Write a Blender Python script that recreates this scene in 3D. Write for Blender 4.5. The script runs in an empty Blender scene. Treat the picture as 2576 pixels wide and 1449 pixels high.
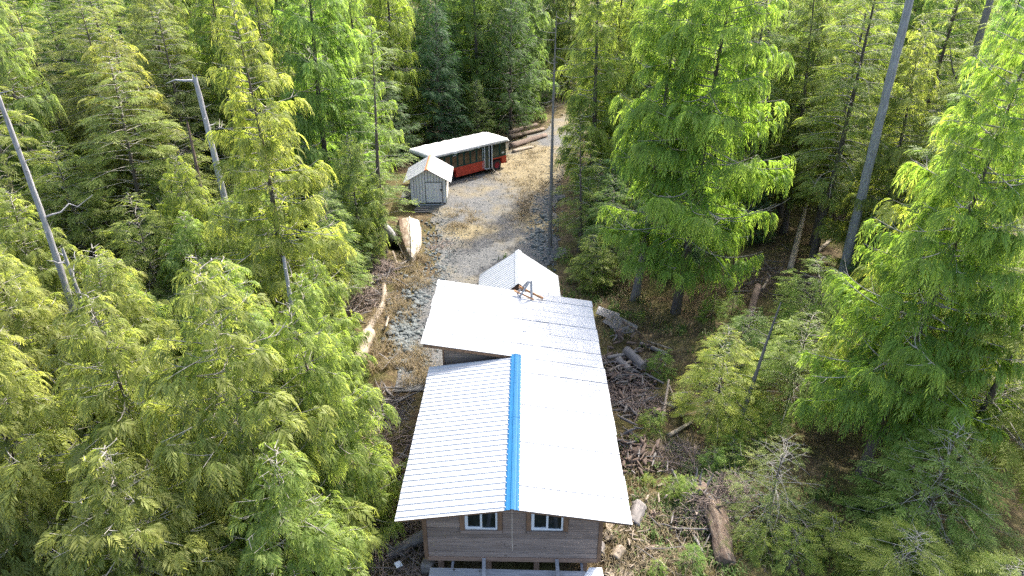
import bpy, bmesh, math, random
import numpy as np
from mathutils import Vector, Matrix

R = math.radians
sc = bpy.context.scene
C = sc.collection

# ------------------------------------------------------------------ camera, sky, sun, exposure
HC, PITCH, FPX, CX, CY = 16.5, R(27.0), 1717.0, 1288.0, 724.5
cam_d = bpy.data.cameras.new('camera'); cam = bpy.data.objects.new('camera', cam_d); C.objects.link(cam)
cam.location = (0, 0, HC); cam.rotation_euler = (math.pi/2 - PITCH, 0, 0)
cam_d.sensor_width = 36.0; cam_d.lens = 36.0 * FPX / 2576.0; cam_d.clip_end = 3000
sc.camera = cam

SUN_EL, SUN_AZ = R(48), R(33)          # azimuth clockwise from +Y: high sun, behind and to the right
w = bpy.data.worlds.new('World'); sc.world = w; w.use_nodes = True
nt = w.node_tree
sky = nt.nodes.new('ShaderNodeTexSky'); sky.sky_type = 'NISHITA'; sky.sun_disc = False
sky.sun_elevation = SUN_EL; sky.sun_rotation = SUN_AZ; sky.air_density = 1.0; sky.dust_density = 5.0
nt.links.new(sky.outputs[0], nt.nodes['Background'].inputs[0])
nt.nodes['Background'].inputs[1].default_value = 0.15

sd = bpy.data.lights.new('sun', 'SUN'); sd.energy = 2.2; sd.angle = R(0.53); sd.color = (1.0, 0.955, 0.88)
sun = bpy.data.objects.new('sun', sd); C.objects.link(sun)
to_sun = Vector((math.cos(SUN_EL)*math.sin(SUN_AZ), math.cos(SUN_EL)*math.cos(SUN_AZ), math.sin(SUN_EL)))
sun.rotation_euler = to_sun.to_track_quat('Z', 'Y').to_euler(); sun.location = (0, 0, 60)

vs = sc.view_settings
vs.view_transform = 'Standard'; vs.look = 'None'; vs.gamma = 1.0; vs.use_curve_mapping = False
vs.exposure = 2.2
sc.render.engine = 'CYCLES'
sc.cycles.max_bounces = 8; sc.cycles.diffuse_bounces = 6; sc.cycles.transmission_bounces = 4
sc.cycles.glossy_bounces = 2; sc.cycles.transparent_max_bounces = 4
sc.cycles.use_denoising = False
sc.cycles.caustics_reflective = False; sc.cycles.caustics_refractive = False

rng = np.random.default_rng(7)
random.seed(7)

# ------------------------------------------------------------------ small helpers
def G(px, py, z=0.0):
    """ground point seen at a place of the photograph (2576 wide)"""
    a = (px-CX)/FPX; b = (py-CY)/FPX
    dy = math.cos(PITCH)-b*math.sin(PITCH); dz = -math.sin(PITCH)-b*math.cos(PITCH)
    t = (z-HC)/dz
    return a*t, dy*t

def hash2(ix, iy, seed):
    n = (ix.astype(np.int64)*374761393 + iy.astype(np.int64)*668265263 + seed*974711) & 0x7fffffff
    n = ((n ^ (n >> 13))*1274126177) & 0x7fffffff
    return ((n ^ (n >> 16)) & 0xffff)/65535.0
def vnoise(x, y, seed=0):
    x = np.asarray(x, float); y = np.asarray(y, float)
    ix = np.floor(x); iy = np.floor(y); fx = x-ix; fy = y-iy
    fx = fx*fx*(3-2*fx); fy = fy*fy*(3-2*fy)
    a = hash2(ix, iy, seed); b = hash2(ix+1, iy, seed); c = hash2(ix, iy+1, seed); d = hash2(ix+1, iy+1, seed)
    return (a*(1-fx)+b*fx)*(1-fy)+(c*(1-fx)+d*fx)*fy

ROAD = np.array([  # y, x left edge, x right edge
    (24.0,-4.9,1.0),(26.2,-5.1,1.6),(30,-5.0,2.0),(33.6,-4.5,2.4),(36.7,-3.9,2.7),(40,-4.2,3.0),(43,-5.2,3.2),(46,-7.6,3.4),
    (50,-7.8,3.8),(54,-6.5,4.2),(57,-3.5,4.6),(60,-1.0,5.2),(64,1.5,6.4),(68,3.2,9.0),(72,5.0,12.5),(77,8.0,16.0),(84,10.5,18.0),(98,12.0,19.0)])
def road_lr(y):
    return np.interp(y, ROAD[:,0], ROAD[:,1]), np.interp(y, ROAD[:,0], ROAD[:,2])
def road_in(x, y):
    """>0 inside, metres from the ragged edge"""
    l, r = road_lr(y)
    d = np.minimum(x-l, r-x)
    d = np.minimum(d, np.minimum(np.asarray(y)-23.0, 98-np.asarray(y)))
    return d + (vnoise(np.asarray(x)*0.9, np.asarray(y)*0.9, 3)-0.5)*1.3
def zg(x, y):
    x = np.asarray(x, float); y = np.asarray(y, float)
    rd = np.clip((road_in(x, y)+0.3)/1.5, 0, 1)
    cab = np.clip(1-np.maximum(np.abs(x)-2.6, np.maximum(13.5-y, y-26))/1.2, 0, 1)
    rough = (vnoise(x/5, y/5, 11)-0.5)*0.7 + (vnoise(x/1.7, y/1.7, 12)-0.5)*0.45 + (vnoise(x/0.6, y/0.6, 13)-0.5)*0.16
    fl = np.maximum(rd, cab*0.9)
    return rough*(1-fl) - 0.04*fl*(1-rd) + (vnoise(x/0.5, y/0.5, 14)-0.5)*0.05*rd
def z1(x, y): return float(zg(np.array([x]), np.array([y]))[0])

def mesh_np(name, verts, faces, attrs=None, smooth=False):
    """verts (n,3), faces (m,k) index array of equal sided faces"""
    me = bpy.data.meshes.new(name)
    verts = np.ascontiguousarray(verts, np.float32); faces = np.ascontiguousarray(faces, np.int32)
    m, k = faces.shape
    me.vertices.add(len(verts)); me.vertices.foreach_set('co', verts.ravel())
    me.loops.add(m*k); me.loops.foreach_set('vertex_index', faces.ravel())
    me.polygons.add(m); me.polygons.foreach_set('loop_start', np.arange(0, m*k, k, dtype=np.int32))
    if smooth: me.polygons.foreach_set('use_smooth', np.ones(m, bool))
    for an, av in (attrs or {}).items():
        a = me.attributes.new(an, 'FLOAT', 'POINT'); a.data.foreach_set('value', np.ascontiguousarray(av, np.float32))
    me.update(calc_edges=True)
    return me

def link(name, me, mat=None, parent=None, loc=None, rot=None):
    o = bpy.data.objects.new(name, me); C.objects.link(o)
    if mat is not None and me is not None and not me.materials: me.materials.append(mat)
    if parent is not None: o.parent = parent
    if loc is not None: o.location = loc
    if rot is not None: o.rotation_euler = rot
    return o
def tag(o, label, cat, group=None, kind=None):
    o['label'] = label; o['category'] = cat
    if group: o['group'] = group
    if kind: o['kind'] = kind
    return o
def empty(name, loc=(0,0,0), rot=(0,0,0), label=None, cat=None, group=None):
    o = bpy.data.objects.new(name, None); C.objects.link(o); o.location = loc; o.rotation_euler = rot
    o.empty_display_size = 0.3
    if label: tag(o, label, cat, group)
    return o

class MB:
    """collects boxes / tubes / polygons into one mesh"""
    def __init__(s): s.v = []; s.f = []
    def add(s, v, f):
        n = len(s.v); s.v += [tuple(p) for p in v]; s.f += [tuple(i+n for i in q) for q in f]
    def box(s, x0, x1, y0, y1, z0, z1):
        s.add([(x0,y0,z0),(x1,y0,z0),(x1,y1,z0),(x0,y1,z0),(x0,y0,z1),(x1,y0,z1),(x1,y1,z1),(x0,y1,z1)],
              [(3,2,1,0),(4,5,6,7),(0,1,5,4),(1,2,6,5),(2,3,7,6),(3,0,4,7)])
        return s
    def bar(s, a, b, w, h, up=(0,0,1)):
        """rectangular bar from a to b"""
        a = Vector(a); b = Vector(b); d = (b-a).normalized(); u = Vector(up)
        x = d.cross(u)
        if x.length < 1e-4: x = d.cross(Vector((1,0,0)))
        x.normalize(); u = x.cross(d)
        vs_ = []
        for p in (a, b):
            for sx, su in ((-1,-1),(1,-1),(1,1),(-1,1)): vs_.append(p + x*(sx*w/2) + u*(su*h/2))
        s.add(vs_, [(0,1,2,3),(7,6,5,4),(0,4,5,1),(1,5,6,2),(2,6,7,3),(3,7,4,0)])
        return s
    def tube(s, pts, radii, n=6, caps=True, jit=0.0, rnd=None):
        rj_ = [1+(rnd.uniform(-jit, jit) if rnd else 0) for _ in range(n)]
        base = len(s.v); pts = [Vector(p) for p in pts]
        prev = None
        for i, p in enumerate(pts):
            d = (pts[min(i+1, len(pts)-1)]-pts[max(i-1, 0)]).normalized()
            if prev is None:
                ref = Vector((0,0,1)) if abs(d.z) < 0.9 else Vector((1,0,0)); x = d.cross(ref).normalized()
            else: x = (prev - d*prev.dot(d)).normalized()
            prev = x; y = d.cross(x)
            for k in range(n):
                r = radii[i]*rj_[k]*(1+(rnd.uniform(-jit, jit)*0.3 if rnd else 0)); an = 2*math.pi*k/n
                s.v.append(tuple(p + x*(r*math.cos(an)) + y*(r*math.sin(an))))
        for i in range(len(pts)-1):
            for k in range(n):
                a = base+i*n+k; b = base+i*n+(k+1) % n
                s.f.append((a, b, b+n, a+n))
        if caps:
            s.f.append(tuple(base+k for k in reversed(range(n)))); e = base+(len(pts)-1)*n
            s.f.append(tuple(e+k for k in range(n)))
        return s
    def mesh(s, name, smooth=False):
        me = bpy.data.meshes.new(name); me.from_pydata(s.v, [], s.f); me.update()
        if smooth: me.polygons.foreach_set('use_smooth', np.ones(len(me.polygons), bool))
        return me
    def build(s, name, mat, parent=None, smooth=False, bevel=0.0, **kw):
        o = link(name, s.mesh(name, smooth), mat, parent, **kw)
        if bevel:
            m = o.modifiers.new('bevel', 'BEVEL'); m.width = bevel; m.segments = 1; m.limit_method = 'ANGLE'
        return o

# ------------------------------------------------------------------ materials
def node_mat(name):
    m = bpy.data.materials.new(name); m.use_nodes = True; t = m.node_tree
    return m, t, t.nodes['Principled BSDF'], t.nodes, t.links
def noise(N, L, vec, scale, detail=4, rough=0.6, dist=0.0):
    n = N.new('ShaderNodeTexNoise'); n.inputs['Scale'].default_value = scale; n.inputs['Detail'].default_value = detail
    n.inputs['Roughness'].default_value = rough; n.inputs['Distortion'].default_value = dist
    if vec is not None: L.new(vec, n.inputs['Vector'])
    return n
def ramp(N, L, fac, stops):
    r = N.new('ShaderNodeValToRGB'); e = r.color_ramp.elements
    while len(e) < len(stops): e.new(0.5)
    for i, (p, c) in enumerate(stops): e[i].position = p; e[i].color = (*c, 1) if len(c) == 3 else c
    L.new(fac, r.inputs[0]); return r
def mixc(N, L, fac, a, b, blend='MIX'):
    m = N.new('ShaderNodeMix'); m.data_type = 'RGBA'; m.blend_type = blend
    for s, v in ((0, fac), (6, a), (7, b)):
        if hasattr(v, 'is_output') or hasattr(v, 'links'): L.new(v, m.inputs[s])
        elif s == 0: m.inputs[0].default_value = v
        else: m.inputs[s].default_value = (*v, 1)
    return m.outputs[2]
def coords(N, L, kind='Object', scale=(1,1,1)):
    t = N.new('ShaderNodeTexCoord'); mp = N.new('ShaderNodeMapping'); mp.inputs['Scale'].default_value = scale
    L.new(t.outputs[kind], mp.inputs['Vector']); return mp.outputs[0]
def bump(N, L, h, strength, dist, bsdf):
    b = N.new('ShaderNodeBump'); b.inputs['Strength'].default_value = strength; b.inputs['Distance'].default_value = dist
    L.new(h, b.inputs['Height']); L.new(b.outputs[0], bsdf.inputs['Normal'])

def wood(name, dark, light, scale=(1,1,1), rough=0.85, bscale=0.5, rand=0.25, knots=False):
    m, t, b, N, L = node_mat(name)
    v = coords(N, L, 'Object', scale)
    oi = N.new('ShaderNodeObjectInfo')
    add = N.new('ShaderNodeVectorMath'); add.operation = 'ADD'
    mul = N.new('ShaderNodeMath'); mul.operation = 'MULTIPLY'; mul.inputs[1].default_value = 37.0
    L.new(oi.outputs['Random'], mul.inputs[0]); L.new(v, add.inputs[0]); L.new(mul.outputs[0], add.inputs[1])
    n1 = noise(N, L, add.outputs[0], 3.0, 6, 0.65, 0.4)
    c = ramp(N, L, n1.outputs[0], [(0.3, dark), (0.7, light)]).outputs[0]
    if knots:
        vo = N.new('ShaderNodeTexVoronoi'); vo.inputs['Scale'].default_value = 1.0
        kv = coords(N, L, 'Object', (2.2, 2.2, 7.0)); a2 = N.new('ShaderNodeVectorMath'); a2.operation = 'ADD'
        L.new(kv, a2.inputs[0]); L.new(mul.outputs[0], a2.inputs[1]); L.new(a2.outputs[0], vo.inputs['Vector'])
        kr = ramp(N, L, vo.outputs['Distance'], [(0.05, (1,1,1)), (0.13, (0,0,0))])
        c = mixc(N, L, kr.outputs[0], c, (0.03, 0.022, 0.018))
    hs = N.new('ShaderNodeHueSaturation')
    mr = N.new('ShaderNodeMapRange'); mr.inputs[3].default_value = 1-rand; mr.inputs[4].default_value = 1+rand
    L.new(oi.outputs['Random'], mr.inputs[0]); L.new(mr.outputs[0], hs.inputs['Value']); L.new(c, hs.inputs['Color'])
    L.new(hs.outputs[0], b.inputs['Base Color']); b.inputs['Roughness'].default_value = rough
    bump(N, L, n1.outputs[0], bscale, 0.02, b)
    return m

def plain(name, col, rough=0.6, metal=0.0, var=0.12, nscale=6.0, spec=0.5):
    m, t, b, N, L = node_mat(name)
    n = noise(N, L, coords(N, L), nscale, 5, 0.7)
    c = ramp(N, L, n.outputs[0], [(0.3, tuple(x*(1-var) for x in col)), (0.7, tuple(min(1, x*(1+var)) for x in col))])
    L.new(c.outputs[0], b.inputs['Base Color']); b.inputs['Roughness'].default_value = rough
    b.inputs['Metallic'].default_value = metal; b.inputs['Specular IOR Level'].default_value = spec
    return m

M = {}
M['board_grey'] = wood('weathered siding', (0.105,0.08,0.068), (0.26,0.205,0.175), (0.5,8,10), knots=True, rand=0.22, bscale=0.3)
M['plank_grey'] = wood('grey plank', (0.16,0.165,0.175), (0.34,0.345,0.36), (0.6,8,10), knots=True, rand=0.15, bscale=0.3)
M['trim_brown'] = wood('brown trim', (0.09,0.052,0.03), (0.19,0.115,0.07), (6,6,0.8))
M['beam_brown'] = wood('brown beam', (0.13,0.08,0.055), (0.25,0.17,0.13), (0.6,6,6))
M['lumber'] = wood('fresh lumber', (0.36,0.17,0.08), (0.5,0.27,0.13), (6,6,1))
M['shed_board'] = wood('shed board', (0.60,0.57,0.55), (0.70,0.67,0.65), (8,8,0.7), rand=0.06, bscale=0.06)
M['shed_dark'] = plain('dark gap', (0.06,0.05,0.045))
M['green_trim'] = plain('green paint', (0.012,0.075,0.05), 0.5)
M['roof_white'] = plain('white metal roof', (0.335,0.35,0.368), 0.4, 0.0, 0.06, 0.9, 0.4)
M['roof_grey'] = plain('pale zinc roof', (0.31,0.325,0.345), 0.4, 0.0, 0.05, 1.5)
M['ridge_blue'] = plain('blue ridge metal', (0.007,0.085,0.20), 0.6, 0.0, 0.10, 2.0, 0.15)
M['copper'] = plain('orange ridge metal', (0.55,0.22,0.11), 0.45)
M['frame_white'] = plain('white vinyl frame', (0.55,0.59,0.63), 0.45, 0, 0.03)
M['bus_red'] = plain('dull red bus paint', (0.40,0.04,0.022), 0.5, 0, 0.16, 2.0)
M['bus_green'] = plain('dark green bus paint', (0.012,0.055,0.045), 0.5)
M['tyre'] = plain('tyre rubber', (0.022,0.022,0.024), 0.9)
M['rim_white'] = plain('white wheel rim', (0.5,0.49,0.44), 0.6)
M['rim_red'] = plain('red wheel rim', (0.28,0.01,0.03), 0.6)
M['dark_inside'] = plain('dark inside', (0.02,0.018,0.016), 0.9)
M['black_plastic'] = plain('black plastic', (0.012,0.013,0.015), 0.45)
M['string'] = plain('pale cord', (0.5,0.45,0.38), 0.8)
M['tin'] = plain('dull grey sheet', (0.12,0.12,0.125), 0.6, 0, 0.3, 3)
M['bark'] = wood('bark', (0.035,0.027,0.022), (0.13,0.105,0.09), (9,9,1.3), 0.95, 1.0, 0.2)
M['bark_grey'] = wood('grey bark', (0.07,0.062,0.055), (0.21,0.195,0.18), (9,9,1.3), 0.95, 1.0, 0.15)
M['snag'] = wood('silver snag wood', (0.09,0.088,0.092), (0.42,0.41,0.42), (14,14,0.6), 0.85, 0.8, 0.12)
M['limb'] = wood('pale limb bark', (0.15,0.135,0.115), (0.40,0.37,0.33), (5,5,5), 0.9, 0.4, 0.15)
M['log_brown'] = wood('brown log', (0.045,0.03,0.022), (0.17,0.12,0.09), (7,7,1.0), 0.9, 1.0, 0.15)
M['log_grey'] = wood('grey log', (0.075,0.068,0.064), (0.22,0.20,0.185), (8,8,0.9), 0.9, 0.8, 0.15)
M['log_pale'] = wood('pale bare wood', (0.15,0.115,0.08), (0.34,0.285,0.22), (8,8,0.9), 0.85, 0.6, 0.1)
def rot_log():
    m, t, b, N, L = node_mat('mossy rotten log')
    v = coords(N, L, 'Object', (5, 5, 0.8)); v2 = coords(N, L, 'Object')
    n1 = noise(N, L, v, 3.0, 8, 0.75, 0.8); n2 = noise(N, L, v2, 1.6, 5, 0.7, 0.5)
    c = ramp(N, L, n1.outputs[0], [(0.30, (0.03,0.02,0.014)), (0.48, (0.11,0.072,0.048)), (0.60, (0.20,0.155,0.115)), (0.75, (0.30,0.27,0.23))])
    g = ramp(N, L, n2.outputs[0], [(0.50, (0,0,0)), (0.60, (0.9,0.9,0.9))])
    o = mixc(N, L, g.outputs[0], c.outputs[0], (0.075,0.08,0.02))
    L.new(o, b.inputs['Base Color']); b.inputs['Roughness'].default_value = 0.95
    bump(N, L, n1.outputs[0], 1.0, 0.08, b); return m
M['log_rotten'] = rot_log()
M['twig'] = plain('dead twig', (0.20,0.155,0.13), 0.95, 0, 0.4, 3)

def corr_white():
    pass

def glass(name, col):
    m, t, b, N, L = node_mat(name)
    n = noise(N, L, coords(N, L), 3.0, 5, 0.7)
    c = ramp(N, L, n.outputs[0], [(0.35, tuple(x*0.4 for x in col)), (0.65, col)])
    L.new(c.outputs[0], b.inputs['Base Color']); b.inputs['Roughness'].default_value = 0.06
    b.inputs['Specular IOR Level'].default_value = 0.6
    return m
M['glass'] = glass('window glass', (0.012,0.02,0.022))
M['bus_glass'] = glass('bus glass', (0.10,0.065,0.04))
M['bus_glass2'] = glass('cab glass', (0.05,0.07,0.05))

def tarp_mat():
    m, t, b, N, L = node_mat('white tarp')
    n = noise(N, L, coords(N, L, 'Object'), 2.2, 6, 0.7)
    c = ramp(N, L, n.outputs[0], [(0.25, (0.36,0.36,0.37)), (0.5, (0.50,0.50,0.50)), (0.8, (0.53,0.53,0.52))])
    L.new(c.outputs[0], b.inputs['Base Color']); b.inputs['Roughness'].default_value = 0.6
    bump(N, L, n.outputs[0], 0.5, 0.05, b)
    return m
M['tarp'] = tarp_mat()

def hull_mat():
    m, t, b, N, L = node_mat('flaking white hull paint')
    v = coords(N, L, 'Object', (6, 1.4, 6))
    n = noise(N, L, v, 1.6, 8, 0.75, 0.3); n2 = noise(N, L, coords(N, L), 0.9, 3, 0.5)
    sx = N.new('ShaderNodeSeparateXYZ'); tc = N.new('ShaderNodeTexCoord'); L.new(tc.outputs['Object'], sx.inputs[0])
    ma = N.new('ShaderNodeMath'); ma.operation = 'MULTIPLY_ADD'; ma.inputs[1].default_value = 0.40
    L.new(sx.outputs[0], ma.inputs[0]); L.new(n.outputs[0], ma.inputs[2])
    c = ramp(N, L, ma.outputs[0], [(0.30, (0.10,0.06,0.035)), (0.44, (0.26,0.21,0.15)), (0.56, (0.42,0.395,0.35))])
    g = ramp(N, L, n2.outputs[0], [(0.66, (0,0,0)), (0.70, (1,1,1))])
    o = mixc(N, L, g.outputs[0], c.outputs[0], (0.16,0.13,0.03))
    L.new(o, b.inputs['Base Color']); b.inputs['Roughness'].default_value = 0.85
    bump(N, L, n.outputs[0], 0.5, 0.02, b)
    return m
M['hull'] = hull_mat()

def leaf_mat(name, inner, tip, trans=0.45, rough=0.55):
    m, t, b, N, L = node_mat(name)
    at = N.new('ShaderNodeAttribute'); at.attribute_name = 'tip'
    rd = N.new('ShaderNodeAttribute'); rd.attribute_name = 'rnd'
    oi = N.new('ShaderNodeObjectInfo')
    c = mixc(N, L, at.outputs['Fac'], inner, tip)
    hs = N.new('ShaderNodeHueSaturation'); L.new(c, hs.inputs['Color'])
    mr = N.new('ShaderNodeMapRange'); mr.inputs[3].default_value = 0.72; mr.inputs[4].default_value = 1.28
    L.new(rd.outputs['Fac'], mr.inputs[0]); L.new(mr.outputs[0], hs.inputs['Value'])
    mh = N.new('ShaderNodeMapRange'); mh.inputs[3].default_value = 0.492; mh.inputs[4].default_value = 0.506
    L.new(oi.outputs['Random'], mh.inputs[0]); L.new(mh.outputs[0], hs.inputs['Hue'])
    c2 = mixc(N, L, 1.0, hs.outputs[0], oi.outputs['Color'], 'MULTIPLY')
    L.new(c2, b.inputs['Base Color']); b.inputs['Roughness'].default_value = rough
    b.inputs['Specular IOR Level'].default_value = 0.25
    tr = N.new('ShaderNodeBsdfTranslucent')
    c3 = mixc(N, L, 1.0, c2, (1.6, 1.65, 1.0), 'MULTIPLY'); L.new(c3, tr.inputs['Color'])
    ms = N.new('ShaderNodeMixShader'); ms.inputs[0].default_value = trans
    L.new(b.outputs[0], ms.inputs[1]); L.new(tr.outputs[0], ms.inputs[2])
    L.new(ms.outputs[0], N['Material Output'].inputs['Surface'])
    return m
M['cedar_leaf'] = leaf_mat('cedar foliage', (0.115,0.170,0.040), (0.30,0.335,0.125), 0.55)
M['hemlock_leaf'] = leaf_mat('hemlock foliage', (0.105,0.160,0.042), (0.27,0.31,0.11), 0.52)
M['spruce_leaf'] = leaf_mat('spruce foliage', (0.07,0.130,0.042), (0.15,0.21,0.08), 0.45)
M['grass_dry'] = leaf_mat('dry grass', (0.085,0.062,0.032), (0.22,0.175,0.10), 0.3)
M['fern'] = leaf_mat('low green plants', (0.045,0.09,0.015), (0.10,0.15,0.03), 0.4)

def ground_mat():
    m, t, b, N, L = node_mat('forest floor')
    v = coords(N, L, 'Object')
    n1 = noise(N, L, v, 0.55, 6, 0.65); n2 = noise(N, L, v, 2.6, 7, 0.72, 0.6); n3 = noise(N, L, v, 11, 6, 0.75, 0.8)
    base = ramp(N, L, n2.outputs[0], [(0.28, (0.03,0.021,0.014)), (0.45, (0.085,0.062,0.036)), (0.58, (0.15,0.115,0.064)), (0.75, (0.22,0.18,0.11))])
    moss = ramp(N, L, n1.outputs[0], [(0.44, (0,0,0)), (0.60, (0.8,0.8,0.8))])
    c = mixc(N, L, moss.outputs[0], base.outputs[0], (0.10,0.10,0.03))
    litter = ramp(N, L, n3.outputs[0], [(0.36, (0.45,0.40,0.36)), (0.55, (1,1,1)), (0.74, (1.5,1.4,1.2))])
    c = mixc(N, L, 1.0, c, litter.outputs[0], 'MULTIPLY')
    L.new(c, b.inputs['Base Color']); b.inputs['Roughness'].default_value = 0.95; b.inputs['Specular IOR Level'].default_value = 0.15
    bump(N, L, n3.outputs[0], 0.9, 0.10, b)
    return m
M['ground'] = ground_mat()

def gravel_mat():
    m, t, b, N, L = node_mat('gravel')
    v = coords(N, L, 'Object')
    vo = N.new('ShaderNodeTexVoronoi'); vo.inputs['Scale'].default_value = 13; L.new(v, vo.inputs['Vector'])
    vo2 = N.new('ShaderNodeTexVoronoi'); vo2.inputs['Scale'].default_value = 34; L.new(v, vo2.inputs['Vector'])
    bw = N.new('ShaderNodeRGBToBW'); L.new(vo.outputs['Color'], bw.inputs[0])
    bw2 = N.new('ShaderNodeRGBToBW'); L.new(vo2.outputs['Color'], bw2.inputs[0])
    st = ramp(N, L, bw.outputs[0], [(0.2, (0.042,0.046,0.05)), (0.5, (0.085,0.088,0.09)), (0.8, (0.15,0.15,0.147))])
    s2 = ramp(N, L, bw2.outputs[0], [(0.2, (0.055,0.058,0.06)), (0.8, (0.13,0.128,0.122))])
    n0 = noise(N, L, v, 4.0, 3, 0.6)
    c = mixc(N, L, n0.outputs[0], st.outputs[0], s2.outputs[0])
    n1 = noise(N, L, v, 0.28, 5, 0.65, 0.3)
    at = N.new('ShaderNodeAttribute'); at.attribute_name = 'straw'
    ad = N.new('ShaderNodeMath'); ad.operation = 'MULTIPLY_ADD'; ad.inputs[1].default_value = 0.45
    L.new(at.outputs['Fac'], ad.inputs[0]); L.new(n1.outputs[0], ad.inputs[2])
    sm = ramp(N, L, ad.outputs[0], [(0.52, (0,0,0)), (0.78, (0.85,0.85,0.85))])
    n4 = noise(N, L, v, 9, 6, 0.75, 1.0)
    straw = ramp(N, L, n4.outputs[0], [(0.3, (0.085,0.066,0.035)), (0.52, (0.19,0.153,0.08)), (0.7, (0.28,0.235,0.135))])
    c = mixc(N, L, sm.outputs[0], c, straw.outputs[0])
    L.new(c, b.inputs['Base Color']); b.inputs['Roughness'].default_value = 0.92; b.inputs['Specular IOR Level'].default_value = 0.2
    bump(N, L, vo.outputs['Distance'], 0.8, 0.03, b)
    return m
M['gravel'] = gravel_mat()
def rock_mat():
    m, t, b, N, L = node_mat('blue grey rock')
    oi = N.new('ShaderNodeObjectInfo'); n = noise(N, L, coords(N, L), 3.5, 6, 0.7)
    c = ramp(N, L, n.outputs[0], [(0.3, (0.045,0.055,0.056)), (0.55, (0.10,0.115,0.114)), (0.75, (0.19,0.205,0.20))])
    L.new(c.outputs[0], b.inputs['Base Color']); b.inputs['Roughness'].default_value = 0.85
    bump(N, L, n.outputs[0], 0.6, 0.04, b); return m
M['rock'] = rock_mat()

# ------------------------------------------------------------------ the ground and the gravel road
def axis(*segs):
    out = []
    for a, b, s in segs: out += list(np.arange(a, b-1e-6, s))
    out.append(segs[-1][1]); return np.array(out)
xs = axis((-400,-60,20),(-60,-16,2),(-16,-6,0.5),(-6,14,0.22),(14,30,0.6),(30,60,2),(60,400,20))
ys = axis((-60,8,4),(8,36,0.22),(36,72,0.5),(72,110,2),(110,600,20))
X, Y = np.meshgrid(xs, ys); Z = zg(X, Y)
nx, ny = len(xs), len(ys)
ii = (np.arange(ny-1)[:,None]*nx + np.arange(nx-1)[None,:]).ravel()
gm = mesh_np('ground', np.stack([X.ravel(), Y.ravel(), Z.ravel()], 1), np.stack([ii, ii+1, ii+1+nx, ii+nx], 1), smooth=True)
g = link('ground', gm, M['ground']); g['kind'] = 'structure'

def straw_mask(x, y):
    """dead grass and moss grown over the gravel"""
    a = np.exp(-(((x-1.6)/3.2)**2 + ((y-54.5)/6.0)**2))*1.1
    b = np.exp(-(((x+2.8)/1.6)**2 + ((y-40.5)/1.8)**2))*0.9
    c = np.exp(-(((x-1.6)/1.4)**2 + ((y-42.0)/2.2)**2))*0.8
    d = np.exp(-(((x-9)/5)**2 + ((y-74)/9)**2))
    return np.clip(a+b+c+d, 0, 1)
xr = np.arange(-9, 20, 0.2); yr = np.arange(22.5, 98, 0.2)
X, Y = np.meshgrid(xr, yr); Z = zg(X, Y)+0.045
nx, ny = len(xr), len(yr)
ii = (np.arange(ny-1)[:,None]*nx + np.arange(nx-1)[None,:]).ravel()
cxm = X.ravel()[ii]+0.1; cym = Y.ravel()[ii]+0.1
ii = ii[road_in(cxm, cym) > 0]
used = np.unique(np.concatenate([ii, ii+1, ii+nx, ii+nx+1])); mp = -np.ones(nx*ny, int); mp[used] = np.arange(len(used))
V = np.stack([X.ravel(), Y.ravel(), Z.ravel()], 1)[used]
rm = mesh_np('gravel_road', V, mp[np.stack([ii, ii+1, ii+1+nx, ii+nx], 1)], {'straw': straw_mask(V[:,0], V[:,1])}, smooth=True)
o = link('gravel_road', rm, M['gravel']); o['kind'] = 'structure'

# ------------------------------------------------------------------ the cabin
CAB = empty('cabin', (0.0, 13.2, 0), (0, 0, R(-1.1)), 'wooden cabin with big white metal roof and bright blue ridge cap', 'cabin')
ZR, SL = 3.3, 0.15
def corr(name, u0, u1, v0, v1, zf, parent, mat, rib=0.2286, h=0.03, rw=0.06, thick=0.004, dz=0.0, lap=0.0):
    """ribbed sheet between u0 and u1, ribs running along u, laid on the slope zf(u)"""
    prof = [(v0, 0)] if not lap else [(v0, 0.003), (v0+0.002, lap), (v0+0.03, lap), (v0+0.045, 0)]
    v = v0 + rib*0.5
    while v < v1-rw*0.6:
        prof += [(v-rw*0.5, 0), (v-rw*0.2, h), (v+rw*0.2, h), (v+rw*0.5, 0)]; v += rib
    prof.append((v1, 0))
    vs_ = []; fs = []; n = len(prof)
    for off in (0, -thick):
        for u in (u0, u1):
            for pv, pz in prof: vs_.append((u, pv, zf(u)+pz+dz+off))
    for i in range(n-1):
        fs.append((i, i+n, i+n+1, i+1)); fs.append((2*n+i, 2*n+i+1, 3*n+i+1, 3*n+i))
        fs.append((i, i+1, 2*n+i+1, 2*n+i)); fs.append((n+i, 3*n+i, 3*n+i+1, n+i+1))
    fs += [(0, 2*n, 3*n, n), (n-1, 2*n-1, 4*n-1, 3*n-1)]
    me = bpy.data.meshes.new(name); me.from_pydata(vs_, [], fs); me.update()
    return link(name, me, mat, parent)
PW = 0.9144
right = lambda u: ZR - SL*u
left = lambda u: ZR + SL*u
rj = random.Random(3)
for k in range(8):                                  # left slope, short sheets
    corr('roof_panel', -3.10-rj.uniform(0,0.02), -0.03, k*PW, (k+1)*PW-0.004, left, CAB, M['roof_white'], dz=0.004*(k % 2))
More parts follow.
